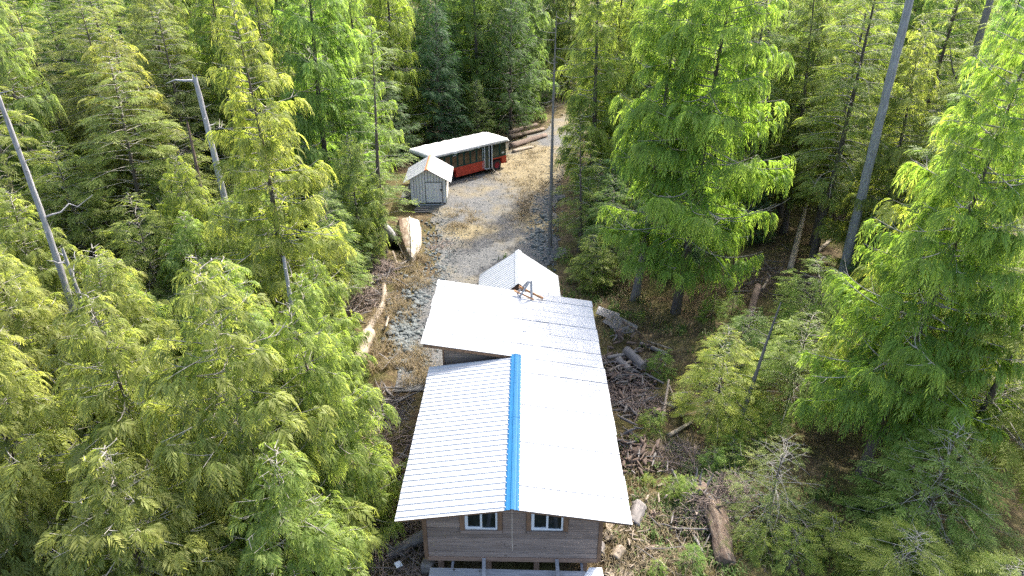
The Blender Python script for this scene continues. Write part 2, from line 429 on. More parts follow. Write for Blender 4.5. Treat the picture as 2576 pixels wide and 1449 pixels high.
for k in range(14):                                 # right slope; the far six run on over the wing
    eu = 3.15 + rj.choice((0, 0.015, 0.03))
    dz = 0.005*(k % 2)
    if k < 8:
        corr('roof_panel', 0.03, eu, k*PW, (k+1)*PW-0.004, right, CAB, M['roof_white'], h=0.010, rib=0.3048, lap=0.019, dz=dz)
    else:
        v0, v1 = k*PW, (k+1)*PW-0.004
        el = -3.32 - (0.05 if k == 8 else 0.0) - 0.03*(k % 2)
        if k == 13: v1 = v0+0.55
        spl = (0.62, 0.95, 1.25, 0.75, 1.05, 0.8)[k-8]
        corr('roof_panel', el, spl+0.08, v0, v1, right, CAB, M['roof_white'], h=0.010, rib=0.3048, lap=0.019, dz=dz)
        corr('roof_panel', spl, eu-0.03, v0, v1, right, CAB, M['roof_white'], h=0.010, rib=0.3048, lap=0.019, dz=dz+0.008)
        m = MB()                                    # screw row at the lap
        for q in range(5):
            vv = v0+0.1+q*0.17; m.box(spl+0.03, spl+0.05, vv, vv+0.02, right(spl+0.04)+dz+0.0125, right(spl+0.04)+dz+0.024)
        m.build('screw_row', M['log_grey'], CAB)['kind'] = 'stuff'
# fascia boards under the roof edges
vf = 0.02
def slope_board(name, u0, u1, v, zf, parent, mat, th=0.04, dep=0.12, off=-0.012):
    m = MB()
    m.add([(u0,v,zf(u0)-dep+off),(u1,v,zf(u1)-dep+off),(u1,v+th,zf(u1)-dep+off),(u0,v+th,zf(u0)-dep+off),
           (u0,v,zf(u0)+off),(u1,v,zf(u1)+off),(u1,v+th,zf(u1)+off),(u0,v+th,zf(u0)+off)],
          [(3,2,1,0),(4,5,6,7),(0,1,5,4),(1,2,6,5),(2,3,7,6),(3,0,4,7)])
    return m.build(name, mat, parent)
slope_board('fascia', -3.06, -0.02, 0.06, left, CAB, M['trim_brown'], dep=0.10)
slope_board('fascia', 0.02, 3.10, 0.06, right, CAB, M['trim_brown'], dep=0.10)
slope_board('fascia', -3.3, -0.02, 7.36, right, CAB, M['trim_brown'], dep=0.14)
slope_board('fascia', -3.3, 3.1, 12.3, right, CAB, M['trim_brown'], dep=0.14)
for v in np.arange(0.9, 12.2, 1.2):                 # rafters
    slope_board('rafter', 0.02, 3.06, v, right, CAB, M['beam_brown'], dep=0.14)
    if v < 7.2: slope_board('rafter', -3.04, -0.02, v, left, CAB, M['beam_brown'], dep=0.14)
    else: slope_board('rafter', -3.28, -0.02, v, right, CAB, M['beam_brown'], dep=0.14)
# blue ridge cap: folded strip with small ribs
prof = [(-0.19,-0.020),(-0.165,-0.015),(-0.155,0.008),(-0.125,0.010),(-0.11,-0.004),(-0.05,0.006),(-0.035,0.026),(-0.012,0.028),(0,0.020),
        (0.012,0.028),(0.035,0.026),(0.05,0.006),(0.11,-0.004),(0.125,0.010),(0.155,0.008),(0.165,-0.015),(0.19,-0.020)]
for a, b, dz in ((-0.05, 3.85, 0.05), (3.8, 7.42, 0.056)):
    vs_ = []; fs = []; n = len(prof)
    for off in (0, -0.004):
        for v in (a, b):
            for pu, pz in prof: vs_.append((pu, v, ZR+pz+dz+off - abs(pu)*0.08))
    for i in range(n-1):
        fs += [(i, i+1, n+i+1, n+i), (2*n+i, 3*n+i, 3*n+i+1, 2*n+i+1), (i, 2*n+i, 2*n+i+1, i+1), (n+i, n+i+1, 3*n+i+1, 3*n+i)]
    fs += [(0, n, 3*n, 2*n), (n-1, 3*n-1, 4*n-1, 2*n-1)]
    me = bpy.data.meshes.new('ridge_cap'); me.from_pydata(vs_, [], fs); me.update(); link('ridge_cap', me, M['ridge_blue'], CAB)
m = MB()
for side in (-1, 1):
    for v in np.arange(0.05, 7.4, 0.2286): m.box(side*0.178-0.009, side*0.178+0.009, v, v+0.018, ZR+0.012, ZR+0.035)
o = m.build('ridge_screws', M['frame_white'], CAB); o['kind'] = 'stuff'

# front wall of horizontal boards
WV, WB, HW = 0.75, 0.72, 2.44
front = empty('front_wall'); front.parent = CAB
WIN = [(-1.33, -0.42), (0.52, 1.41)]; WZ0, WZ1 = 1.80, 2.62
ztop = lambda u: ZR-SL*abs(u)-0.17
bh = 0.187; z = WB; bi = 0; rest = []
while z < ztop(0)-0.05:
    zt = min(z+bh-0.006, ztop(0))
    segs = [(-HW+0.03, HW-0.03)]
    if zt > WZ0-0.12 and z < WZ1+0.1:
        segs = [(-HW+0.03, WIN[0][0]-0.14), (WIN[0][1]+0.14, WIN[1][0]-0.14), (WIN[1][1]+0.14, HW-0.03)]
        if z < WZ0-0.12:
            rest = [(q0, q1, WZ0-0.119, zt) for q0, q1 in segs]; segs = [(-HW+0.03, HW-0.03)]; zt = WZ0-0.125
    elif bi in (2, 5):
        sp = rj.uniform(-1, 1); segs = [(-HW+0.03, sp), (sp+0.006, HW-0.03)]
    for a, b in segs:
        # clip to the slope of the gable
        lim = (ZR-0.17-zt)/SL
        a2, b2 = max(a, -lim), min(b, lim)
        if b2-a2 < 0.1: continue
        y0 = WV + rj.uniform(0, 0.006)
        MB().box(a2, b2, y0, y0+0.03, z, zt).build('board', M['board_grey'], front, bevel=0.004)
    for q0, q1, za, zb in rest: MB().box(q0, q1, WV+0.002, WV+0.032, za, zb).build('board', M['board_grey'], front)
    rest = []
    z += bh; bi += 1
MB().box(-HW, HW, WV+0.04, WV+0.10, WB+0.01, 2.90).build('wall_backing', M['dark_inside'], front)
MB().box(-HW-0.02, HW+0.02, WV-0.02, WV+0.06, WB-0.16, WB-0.005).build('rim_beam', M['beam_brown'], CAB)
for s in (-1, 1):
    a, b = sorted((s*(HW-0.03+0.003), s*(HW+0.085)))
    MB().box(a, b, WV-0.025, WV+0.10, WB-0.10, ZR-SL*HW-0.16).build('corner_trim', M['trim_brown'], CAB)
# side and back walls
MB().box(-HW, -HW+0.06, WV+0.11, 7.2, WB, 2.78).build('side_wall', M['board_grey'], CAB)
MB().box(HW-0.06, HW, WV+0.11, 12.0, WB, 2.78).build('side_wall', M['board_grey'], CAB)
MB().box(-2.6, -2.54, 7.7, 12.0, 0.3, 3.5).build('wing_side_wall', M['board_grey'], CAB)
MB().box(-2.6, HW, 12.01, 12.07, 0.3, 2.75).build('wing_back_wall', M['board_grey'], CAB)
ww = empty('wing_front_wall'); ww.parent = CAB
for k in range(17):
    z0 = 0.4+k*0.187
    if z0 > 3.4: break
    lim = (ZR-0.17-(z0+0.18))/SL
    b = min(-0.05, lim)
    if b > -2.5: MB().box(-2.6, b, 7.64+rj.uniform(0,0.005), 7.69, z0, z0+0.181).build('board', M['board_grey'], ww)
MB().box(-2.66, -2.601, 7.60, 7.72, 0.3, 3.5).build('corner_trim', M['trim_brown'], CAB)
MB().box(-HW, HW, WV+0.12, 12.0, WB-0.14, WB).build('floor_deck', M['beam_brown'], CAB)
for u in (-2.1, -0.7, 0.7, 2.1):
    for v in (1.0, 4.0, 7.0, 11.6):
        MB().box(u-0.08, u+0.08, v-0.08, v+0.08, -0.25, WB-0.141).build('foundation_post', M['beam_brown'], CAB)
# windows
for a, b in WIN:
    wn = empty('window'); wn.parent = CAB
    y0 = WV-0.012
    fr = MB()
    fr.box(a, b, y0, y0+0.05, WZ0, WZ0+0.055); fr.box(a, b, y0, y0+0.05, WZ1-0.055, WZ1)
    fr.box(a, a+0.055, y0, y0+0.05, WZ0+0.055, WZ1-0.055); fr.box(b-0.055, b, y0, y0+0.05, WZ0+0.055, WZ1-0.055)
    mid = (a+b)/2; fr.box(mid-0.03, mid+0.03, y0+0.002, y0+0.045, WZ0+0.055, WZ1-0.055)
    fr.build('frame', M['frame_white'], wn, bevel=0.004)
    sash = MB(); x0, x1, zz0, zz1 = a+0.055, mid-0.03, WZ0+0.055, WZ1-0.055
    sash.box(x0, x0+0.03, y0+0.012, y0+0.04, zz0, zz1); sash.box(x0+0.03, x1, y0+0.012, y0+0.04, zz0, zz0+0.035)
    sash.build('sash', M['frame_white'], wn)
    MB().box(a+0.085, mid-0.03, y0+0.035, y0+0.039, WZ0+0.09, WZ1-0.055).build('pane', M['glass'], wn)
    MB().box(mid+0.03, b-0.055, y0+0.03, y0+0.034, WZ0+0.055, WZ1-0.055).build('pane', M['glass'], wn)
    for q0, q1 in ((a-0.135, a-0.005), (b+0.005, b+0.135)):
        MB().box(q0, q1, WV-0.03, WV+0.035, WZ0-0.11, WZ1+0.07).build('side_trim', M['trim_brown'], wn)
    m = MB(); m.box(a-0.13, b+0.13, WV-0.05, WV+0.035, WZ0-0.118, WZ0-0.012); m.build('sill', M['board_grey'], wn)
# cord hanging from the ridge
def loc_cab(u, v, z):
    return CAB_M @ Vector((u, v, z))
CAB_M = Matrix.Translation((0,13.2,0)) @ Matrix.Rotation(R(-1.1), 4, 'Z')
o = MB().tube([loc_cab(0.0, 0.05, ZR-0.02), loc_cab(0.0, 0.052, 2.4), loc_cab(0.01, 0.05, 1.75)], [0.006]*3, 5).build('hanging_cord', M['string'])
tag(o, 'thin pale cord hanging from the blue ridge in front of the cabin wall', 'cord')

# unfinished porch frame in front of the cabin
PF = empty('porch_frame', (0, 13.2, 0), (0,0,R(-1.1)), 'unfinished grey plank porch frame below the cabin front wall', 'porch frame')
for u, du in ((-0.82, 0.12), (1.27, 0.05)):
    MB().bar((u, WV-0.03, WB-0.04), (u+du, WV-2.3, WB-0.10), 0.10, 0.05).build('joist', M['plank_grey'], PF)
for u in (-1.72, 2.0):
    MB().bar((u, WV+0.3, 0.44), (u-0.04, WV-1.6, 0.36), 0.07, 0.05).build('joist', M['plank_grey'], PF)
MB().box(-2.35, 2.45, 0.18, 0.47, 0.50, 0.545).build('plank', M['plank_grey'], PF, rot=(0,0,R(-0.6)), bevel=0.004)
MB().box(-2.30, 1.55, 0.02, 0.15, 0.50, 0.54).build('plank', M['plank_grey'], PF, rot=(0,0,R(-0.8)), bevel=0.004)
MB().box(-2.3, 2.3, -0.32, -0.02, 0.40, 0.44).build('plank', M['plank_grey'], PF, rot=(0,0,R(0.3)), bevel=0.004)
for u in (-1.6, -0.2, 1.2, 2.2):
    for v in (0.3, -0.9): MB().box(u-0.05, u+0.05, v-0.05, v+0.05, -0.3, 0.40-0.0015).build('post', M['plank_grey'], PF)
p = loc_cab(2.25, 0.25, 0.56)
o = MB().add([(-0.55,-0.5,0),(0.35,-0.5,0.0),(0.30,0.30,0.0),(-0.05,0.30,0.0),(-0.55,-0.5,0.02),(0.35,-0.5,0.02),(0.30,0.30,0.02),(-0.05,0.30,0.02)],
             [(3,2,1,0),(4,5,6,7),(0,1,5,4),(1,2,6,5),(2,3,7,6),(3,0,4,7)])
mm = MB(); mm.add([(-0.55,-0.5,0),(0.35,-0.5,0.0),(0.30,0.30,0.0),(-0.05,0.30,0.0),(-0.55,-0.5,0.02),(0.35,-0.5,0.02),(0.30,0.30,0.02),(-0.05,0.30,0.02)],
             [(3,2,1,0),(4,5,6,7),(0,1,5,4),(1,2,6,5),(2,3,7,6),(3,0,4,7)])
o = mm.build('white_board', M['frame_white'], loc=p); tag(o, 'cut white board lying on the right end of the porch planks', 'board')

# ------------------------------------------------------------------ outbuilding behind the cabin, and the A-shaped trestle on the roof
OB = empty('outbuilding', (0.29, 26.9, 0), (0,0,R(-0.3)), 'small outbuilding with steep white ribbed gable roof behind the cabin', 'outbuilding')
oz = 3.0; osl = 0.70
ol = lambda u: oz + osl*u
orr = lambda u: oz - osl*u
for k in range(4):
    corr('roof_panel', -1.92, -0.02, k*PW, (k+1)*PW-0.004, ol, OB, M['roof_white'], rib=0.2286, h=0.02, dz=0.004*(k % 2))
    corr('roof_panel', 0.02, 1.98, k*PW, (k+1)*PW-0.004, orr, OB, M['roof_white'], rib=0.2286, h=0.014, dz=0.004*(k % 2))
m = MB(); L_ = 4*PW
m.add([(-0.16,-0.03,oz-0.07),(0,-0.03,oz+0.045),(0.16,-0.03,oz-0.07),(-0.16,L_+0.03,oz-0.07),(0,L_+0.03,oz+0.045),(0.16,L_+0.03,oz-0.07),
       (-0.16,-0.03,oz-0.075),(0,-0.03,oz+0.03),(0.16,-0.03,oz-0.075),(-0.16,L_+0.03,oz-0.075),(0,L_+0.03,oz+0.03),(0.16,L_+0.03,oz-0.075)],
      [(0,1,4,3),(1,2,5,4),(6,9,10,7),(7,10,11,8),(0,6,7,1),(1,7,8,2),(3,4,10,9),(4,5,11,10),(0,3,9,6),(2,8,11,5)])
m.build('ridge_cap', M['roof_white'], OB)
MB().box(-1.5, 1.5, 0.3, 3.4, -0.1, 1.85).build('wall', M['board_grey'], OB)
for yy in (0.3, 3.37):
    m = MB(); m.add([(-1.5,yy,1.853),(1.5,yy,1.853),(0,yy,2.87),(-1.5,yy+0.03,1.853),(1.5,yy+0.03,1.853),(0,yy+0.03,2.87)],
                    [(0,1,2),(5,4,3),(0,3,4,1),(1,4,5,2),(2,5,3,0)]); m.build('gable', M['board_grey'], OB)

tr = loc_cab(0.42, 11.9, right(0.42)+0.03)
TR_S = 0.82
TR = empty('roof_trestle', tr, (0,0,R(-12)), 'grey A-shaped trestle with orange lumber standing on the far roof edge', 'trestle')
TR.scale = (TR_S,)*3
MB().bar((-0.42,-0.05,0.0),(0.10,-0.02,0.95),0.10,0.09,(0,1,0)).build('leg', M['plank_grey'], TR)
MB().bar((0.22,-0.06,-0.03),(0.16,0.06,0.95),0.11,0.09,(0,1,0)).build('leg', M['plank_grey'], TR)
MB().bar((-0.60,0.3,0.05),(0.02,0.08,0.90),0.09,0.08,(0,1,0)).build('leg', M['plank_grey'], TR)
MB().bar((-0.48,0.12,0.52),(0.80,0.02,0.02),0.05,0.12,(0,0,1)).build('cross_bar', M['lumber'], TR)
MB().bar((-0.72,0.0,0.33),(0.36,-0.12,-0.01),0.05,0.08,(0,0,1)).build('cross_bar', M['lumber'], TR)

# ------------------------------------------------------------------ garden shed
SH = empty('shed', (-5.8, 45.2, 0.0), (0,0,R(1.5)), 'small grey board shed with white gable roof beside the red bus', 'shed')
sw, sdp, sz0, sez = 1.2, 2.8, 0.16, 1.95
ssl = 0.58; sap = sez + ssl*sw
nb = 12; bw_ = 2*sw/nb
fw = empty('front_wall'); fw.parent = SH
for k in range(nb):
    a = -sw+k*bw_+0.014; b = a+bw_-0.028
    z1_ = sez+ssl*(sw-max(abs(a), abs(b)))-0.02
    za = sez+ssl*(sw-abs(a))-0.02; zb = sez+ssl*(sw-abs(b))-0.02
    m = MB(); y0 = rj.uniform(0, 0.006)
    m.add([(a,y0,sz0),(b,y0,sz0),(b,y0+0.03,sz0),(a,y0+0.03,sz0),(a,y0,za),(b,y0,zb),(b,y0+0.03,zb),(a,y0+0.03,za)],
          [(3,2,1,0),(4,5,6,7),(0,1,5,4),(1,2,6,5),(2,3,7,6),(3,0,4,7)])
    m.build('board', M['shed_board'], fw)
MB().box(-sw+0.02, sw-0.02, 0.04, sdp, sz0, sez-0.01).build('wall_core', M['shed_dark'], SH)
m = MB(); m.add([(-sw+0.03,0.045,sez-0.008),(sw-0.03,0.045,sez-0.008),(0,0.045,sap-0.06),(-sw+0.03,sdp,sez-0.008),(sw-0.03,sdp,sez-0.008),(0,sdp,sap-0.06)],
                [(0,1,2),(5,4,3),(0,3,4,1),(1,4,5,2),(2,5,3,0)]); m.build('gable_core', M['shed_dark'], SH)
for s in (-1, 1):
    for k in range(13):
        a = 0.06+k*0.21; u0, u1 = sorted((s*(sw-0.02), s*(sw+0.01)))
        MB().box(u0, u1, a, a+0.195, sz0, sez-0.04).build('side_board', M['shed_board'], SH)
    u0, u1 = sorted((s*(sw+0.012), s*(sw+0.04)))
    MB().box(u0, u1, -0.02, 0.20, sz0, sez-0.06).build('corner_trim', M['green_trim'], SH)
    u0, u1 = sorted((s*(sw-0.10), s*(sw+0.011)))
    MB().box(u0, u1, -0.035, -0.001, sz0, sez-0.06).build('corner_trim', M['shed_board'], SH)
m = MB()                                                # door
DR = empty('door'); DR.parent = SH
for k in range(6):
    a = -0.17+k*0.185; MB().box(a, a+0.175, -0.03, -0.004, sz0+0.04, 1.62).build('door_board', M['shed_board'], DR)
m = MB(); m.box(-0.21, -0.175, -0.036, -0.002, sz0+0.02, 1.67); m.box(-0.21, 0.96, -0.036, -0.002, 1.63, 1.67); m.box(0.925, 0.96, -0.036, -0.002, sz0+0.02, 1.63)
m.build('door_gap', M['shed_dark'], DR)
MB().box(-0.16, 0.92, -0.042, -0.031, 1.22, 1.26).build('rail', M['shed_board'], DR)
MB().box(0.80, 1.0, -0.06, -0.037, 1.12, 1.17).build('latch', M['black_plastic'], DR)
MB().box(0.86, 0.92, -0.075, -0.061, 1.00, 1.14).build('padlock', M['black_plastic'], DR)
sl_ = lambda u: sap+0.03 + ssl*u
sr_ = lambda u: sap+0.03 - ssl*u
for k in range(4):
    corr('roof_panel', -1.66, -0.02, -0.35+k*0.88, -0.35+(k+1)*0.88-0.004, sl_, SH, M['roof_grey'], h=0.014, dz=0.004*(k % 2))
    corr('roof_panel', 0.02, 1.62, -0.35+k*0.88, -0.35+(k+1)*0.88-0.004, sr_, SH, M['roof_white'], h=0.010, dz=0.004*(k % 2))
m = MB(); q0, q1 = -0.40, 3.2
m.add([(-0.15,q0,sap-0.04),(-0.03,q0,sap+0.055),(0.03,q0,sap+0.055),(0.15,q0,sap-0.04),(-0.15,q1,sap-0.04),(-0.03,q1,sap+0.055),(0.03,q1,sap+0.055),(0.15,q1,sap-0.04)],
      [(0,1,5,4),(1,2,6,5),(2,3,7,6),(0,3,2,1),(4,5,6,7),(0,4,7,3)]); m.build('ridge_cap', M['copper'], SH)
for u in (-0.9, 0.95): MB().box(u-0.09, u+0.09, -0.12, sdp+0.1, -0.05, sz0-0.02).build('skid', M['log_pale'], SH)
MB().box(-1.0, 1.02, -0.22, -0.12, 0.02, 0.12).build('sill_beam', M['plank_grey'], SH)
for k, (x, y, a, lb) in enumerate(((-6.15,43.7,4,'nearest'),(-6.2,44.05,-3,'middle'),(-6.1,44.4,2,'farthest'))):
    o = MB().box(-0.48,0.48,-0.09,0.09,0,0.05).build('loose_plank', M['log_grey'], loc=(x, y, z1(x,y)+0.06), rot=(0,0,R(a)))
    tag(o, f'short grey plank on the ground before the shed, {lb} of three', 'plank', 'planks before the shed')

# ------------------------------------------------------------------ the bus
ba = math.atan2(0.667, 0.745)
BUS = empty('bus', (-6.0, 48.8, 0.0), (0,0,ba), 'old red and dark green bus with white tarp roof parked on gravel', 'bus')
BL, BW, BZ0, BZM, BZT = 7.45, 2.40, 0.34, 1.14, 2.40      # s along the bus, t away from the viewer
prof = [(0,BZ0+0.05),(1.10,BZ0+0.05),(1.10,0.92),(2.35,0.92),(2.35,BZ0),(6.02,BZ0+0.02),(6.02,1.0),(6.98,1.0),(6.98,0.5),(BL,0.5),(BL,BZM),(0,BZM)]
bm = bmesh.new(); f0 = [bm.verts.new((s, 0, z)) for s, z in prof]; f1 = [bm.verts.new((s, BW, z)) for s, z in prof]
bm.faces.new(f0); bm.faces.new(list(reversed(f1)))
for i in range(len(prof)):
    j = (i+1) % len(prof); bm.faces.new((f0[j], f0[i], f1[i], f1[j]))
me = bpy.data.meshes.new('lower_body'); bm.to_mesh(me); bm.free(); link('lower_body', me, M['bus_red'], BUS)
MB().box(0.03, BL-0.03, 0.03, BW-0.03, BZM+0.002, BZT).build('upper_body', M['bus_green'], BUS)
MB().box(0.6, BL-0.8, 0.3, BW-0.3, 0.22, BZ0+0.3).build('chassis', M['dark_inside'], BUS)
MB().box(-0.02, BL+0.02, -0.015, BW+0.015, BZM-0.02, BZM+0.015).build('belt_rail', M['bus_green'], BUS)
def pane(s0, s1, z0, z1_, mat, arch=True, name='window'):
    pts = [(s0, z0), (s1, z0)]
    if arch:
        for k in range(7):
            an = math.pi*k/6; pts.append(((s0+s1)/2+(s1-s0)/2*math.cos(an), z1_-0.16+0.16*math.sin(an)))
    else: pts += [(s1, z1_), (s0, z1_)]
    m = MB(); n = len(pts)
    m.add([(s, 0.012, z) for s, z in pts]+[(s, 0.028, z) for s, z in pts],
          [tuple(range(n)), tuple(reversed(range(n, 2*n)))]+[((i+1) % n, i, n+i, n+(i+1) % n) for i in range(n)])
    o = m.build(name, mat, BUS)
    fr = MB()
    for k in range(n):
        a, b = pts[k], pts[(k+1) % n]; fr.bar((a[0], 0.005, a[1]), (b[0], 0.005, b[1]), 0.03, 0.035, (0,1,0))
    fr.build('frame', M['bus_green'], o)
for k in range(8):
    s0 = 0.12+k*0.615
    pane(s0, s0+0.50, BZM+0.04, 2.12, M['bus_glass'])
pane(6.03, 6.68, BZM+0.05, 2.15, M['bus_glass2'], False)
pane(6.80, 7.33, BZM+0.12, 2.15, M['bus_glass2'], False)
MB().box(6.95, 7.22, 0.002, 0.011, 1.32, 1.44).build('sticker', M['frame_white'], BUS)
# entrance: open door leaves with white frames and step
D0, D1 = 5.14, 5.95
MB().box(D0, D1, -0.008, 0.02, 0.42, 2.26).build('doorway', M['dark_inside'], BUS)
for s, wd, ang in ((D0+0.02, 0.36, 0.42), (D1-0.02, 0.30, 2.35)):
    lf = empty('door_leaf', (s, -0.03, 0), (0,0,0)); lf.parent = BUS
    dx, dy = math.cos(ang)*wd, -abs(math.sin(ang))*wd
    for q in (0, 1):
        MB().bar((dx*q, dy*q, 0.42), (dx*q, dy*q, 2.24), 0.045, 0.045, (1,0,0)).build('frame', M['frame_white'], lf)
    MB().bar((0,0,0.44),(dx,dy,0.44),0.04,0.05).build('frame', M['frame_white'], lf)
    MB().bar((dx*0.5,dy*0.5,0.50),(dx*0.5,dy*0.5,2.2),0.02,wd*0.85,(dx,dy,0)).build('pane', M['bus_glass2'], lf)
MB().box(D0, D1, -0.16, 0.0-0.009, 0.36, 0.41).build('step', M['log_grey'], BUS)
MB().box(4.98, 5.0, -0.03, 0.015, 0.5, 2.25).build('door_post', M['frame_white'], BUS)
# wheels
def wheel(s, t, rim, face):
    wl = empty('wheel', (s, t, 0.45)); wl.parent = BUS
    m = MB(); n = 28
    pr = [(0.25,-0.11),(0.40,-0.12),(0.45,-0.08),(0.46,0.08),(0.40,0.12),(0.25,0.11)]
    for r, d in pr:
        for k in range(n): a = 2*math.pi*k/n; m.v.append((r*math.cos(a), d, r*math.sin(a)))
    for i in range(len(pr)-1):
        for k in range(n): m.f.append((i*n+k, i*n+(k+1) % n, (i+1)*n+(k+1) % n, (i+1)*n+k))
    m.build('tyre', M['tyre'], wl, smooth=False)
    m = MB(); pr = [(0.255,-0.10),(0.23,-0.05),(0.14,-0.04),(0.12,-0.075),(0.0,-0.075)]
    for r, d in pr:
        for k in range(n): a = 2*math.pi*k/n; m.v.append((max(r,0.004)*math.cos(a), d*face, max(r,0.004)*math.sin(a)))
    for i in range(len(pr)-1):
        for k in range(n): m.f.append((i*n+k, i*n+(k+1) % n, (i+1)*n+(k+1) % n, (i+1)*n+k))
    m.build('rim', rim, wl)
wheel(1.72, 0.17, M['rim_white'], 1); wheel(6.50, 0.17, M['rim_red'], 1)
wheel(1.72, BW-0.17, M['rim_white'], -1); wheel(6.50, BW-0.17, M['rim_red'], -1)
MB().box(1.12, 2.33, 0.31, 2.09, 0.4, 0.915).build('wheel_well', M['dark_inside'], BUS)
MB().box(6.04, 6.96, 0.31, 2.09, 0.45, 0.995).build('wheel_well', M['dark_inside'], BUS)
# windscreen and mirror at the front
MB().box(BL-0.029, BL-0.01, 0.15, 1.12, BZM+0.08, 2.15).build('windscreen', M['bus_glass2'], BUS)
MB().box(BL-0.029, BL-0.01, 1.28, 2.25, BZM+0.08, 2.15).build('windscreen', M['bus_glass2'], BUS)
mi = MB().bar((BL, -0.02, 1.9), (BL+0.15, -0.22, 1.85), 0.02, 0.02); mi.box(BL+0.1, BL+0.16, -0.32, -0.16, 1.55, 1.85); mi.build('mirror', M['black_plastic'], BUS)
for t in (0.35, BW-0.35):
    m = MB(); m.tube([(BL-0.02, t, 0.85), (BL+0.03, t, 0.85)], [0.10, 0.09], 12); m.build('headlight', M['frame_white'], BUS)
MB().box(BL, BL+0.10, 0.05, BW-0.05, 0.45, 0.6).build('bumper', M['black_plastic'], BUS)
# white tarp draped over the roof
ns, nt_ = 46, 26; vv = []; rn = random.Random(5)
for i in range(ns+1):
    for j in range(nt_+1):
        s = -0.22 + (BL+0.40)*i/ns; t = -0.20 + (BW+0.40)*j/nt_
        es = min(s+0.22, BL+0.18-s); et = min(t+0.20, BW+0.20-t)
        zz = 2.50 + 0.24*min(1, max(0, (et-0.15)/0.55))**0.8 * min(1, max(0, (es-0.1)/0.9))
        # sag between the bows
        zz -= 0.05*abs(math.sin(s*math.pi/0.95))*min(1, et/0.4)*(1 if et < 0.9 else 0.4)
        zz += 0.02*float(vnoise(s*3, t*3, 5))
        ss, tt = s, t
        if et < 0.09 or es < 0.09:
            wav = 0.06*float(vnoise(s*2.5+t*2.5, 0.0, 9))
            if et < 0.02 or es < 0.02: zz = 2.50-0.20-wav
            else: zz = 2.50-0.02
        vv.append((ss, tt, zz))
vv = np.array(vv); n = nt_+1
ii = (np.arange(ns)[:,None]*n+np.arange(nt_)[None,:]).ravel()
me = mesh_np('tarp', vv, np.stack([ii, ii+n, ii+n+1, ii+1], 1), smooth=True)
o = link('tarp', me, M['tarp'], BUS); so = o.modifiers.new('s', 'SOLIDIFY'); so.thickness = 0.012
for (s, t) in ((2.05, -0.22), (2.2, -0.235), (4.35, -0.225)):
    MB().box(s, s+0.12, t-0.02, t, 2.26, 2.44).build('tarp_patch', M['frame_white'], BUS, bevel=0.005)
MB().box(2.1, 2.4, -0.012, -0.002, 2.02, 2.08).build('vent_plate', M['frame_white'], BUS)
bm_ = Matrix.Translation((-6.0, 48.8, 0)) @ Matrix.Rotation(ba, 4, 'Z')
a = bm_ @ Vector((5.75, -0.14, 0.42)); b = bm_ @ Vector((5.75, -1.15, 0.06))
o = MB().bar(a, b, 0.09, 0.04).build('door_plank', M['log_pale']); tag(o, 'pale board leaning from the bus doorway to the ground', 'board')

# ------------------------------------------------------------------ upturned skiff and black pipe
bx0, by0 = G(1030, 572); bx1, by1 = G(1036, 652)
BO = empty('upturned_skiff', (bx1+0.05, by1-0.7, 0.10), (R(5),R(9),R(10)), 'old upturned white wooden skiff with flaking paint and moss by the road', 'boat')
st = 16; Lb = 4.6; npl = 5; sect = []
m = MB()
for i in range(st+1):
    f = i/st; tpr = math.sin(math.pi/2*min(1, f*1.15))**0.85 if f > 0 else 0.0
    bc = 0.03+0.58*tpr; bg = 0.05+0.72*tpr**0.9; zk = 0.66-0.20*(1-f)**3; zc = zk-0.03-0.10*tpr-0.02
    row = []
    for k in range(npl+1):                                  # lapped bottom planks from keel to chine
        q = k/npl; row.append((bc*q, zk+(zc-zk)*q-(0.0 if k == 0 else 0.018)))
        if k < npl and k > 0: row.append((bc*q+0.004, zk+(zc-zk)*q+0.006))
    for k in range(1, 4):                                   # side strakes down to the gunwale
        q = k/3; row.append((bc+(bg-bc)*q, zc*(1-q)+0.01)); row.append((bc+(bg-bc)*q-0.02, zc*(1-q)))
    pts = [(-u, z) for u, z in reversed(row)]+row[1:]
    yy0 = Lb*f
    sect.append([(u, yy0-0.35*(1-f)**2*(z/0.66), z) for u, z in pts])
npt = len(sect[0])
for s_ in sect: m.v += s_
for i in range(st):
    for k in range(npt-1): a = i*npt+k; m.f.append((a, a+1, a+1+npt, a+npt))
m.f.append(tuple(reversed(range(st*npt, st*npt+npt)))); m.f.append(tuple(range(npt)))
m.build('hull', M['hull'], BO)
MB().bar((0.0, -0.2, 0.47), (0.0, 1.2, 0.665), 0.05, 0.07).bar((0,1.2,0.665),(0,4.58,0.69),0.05,0.07).build('keel', M['hull'], BO)
for sgn in (-1, 1):
    MB().tube([(sgn*0.08,0.02,0.03),(sgn*0.45,1.0,0.03),(sgn*0.70,2.4,0.03),(sgn*0.78,4.56,0.03)], [0.03]*4, 6).build('gunwale', M['log_pale'], BO)

def pipe(px, py, ln, r, yaw, label):
    x, y = G(px, py); m = MB(); n = 18
    pts = []; rad = []
    for k in range(29): pts.append((0, ln*k/28, 0)); rad.append(r*(1.0 if k % 2 else 0.93))
    m.tube(pts, rad, n, caps=False)
    m.tube([(0,0.01,0),(0,ln-0.01,0)], [r*0.85]*2, n, caps=False)
    o = m.build('culvert_pipe', M['black_plastic'], loc=(x, y, z1(x,y)+r*0.9), rot=(R(3),0,R(yaw))); tag(o, label, 'pipe')
pipe(1000, 618, 2.6, 0.42, 28, 'black ribbed culvert pipe behind the tree beside the skiff')

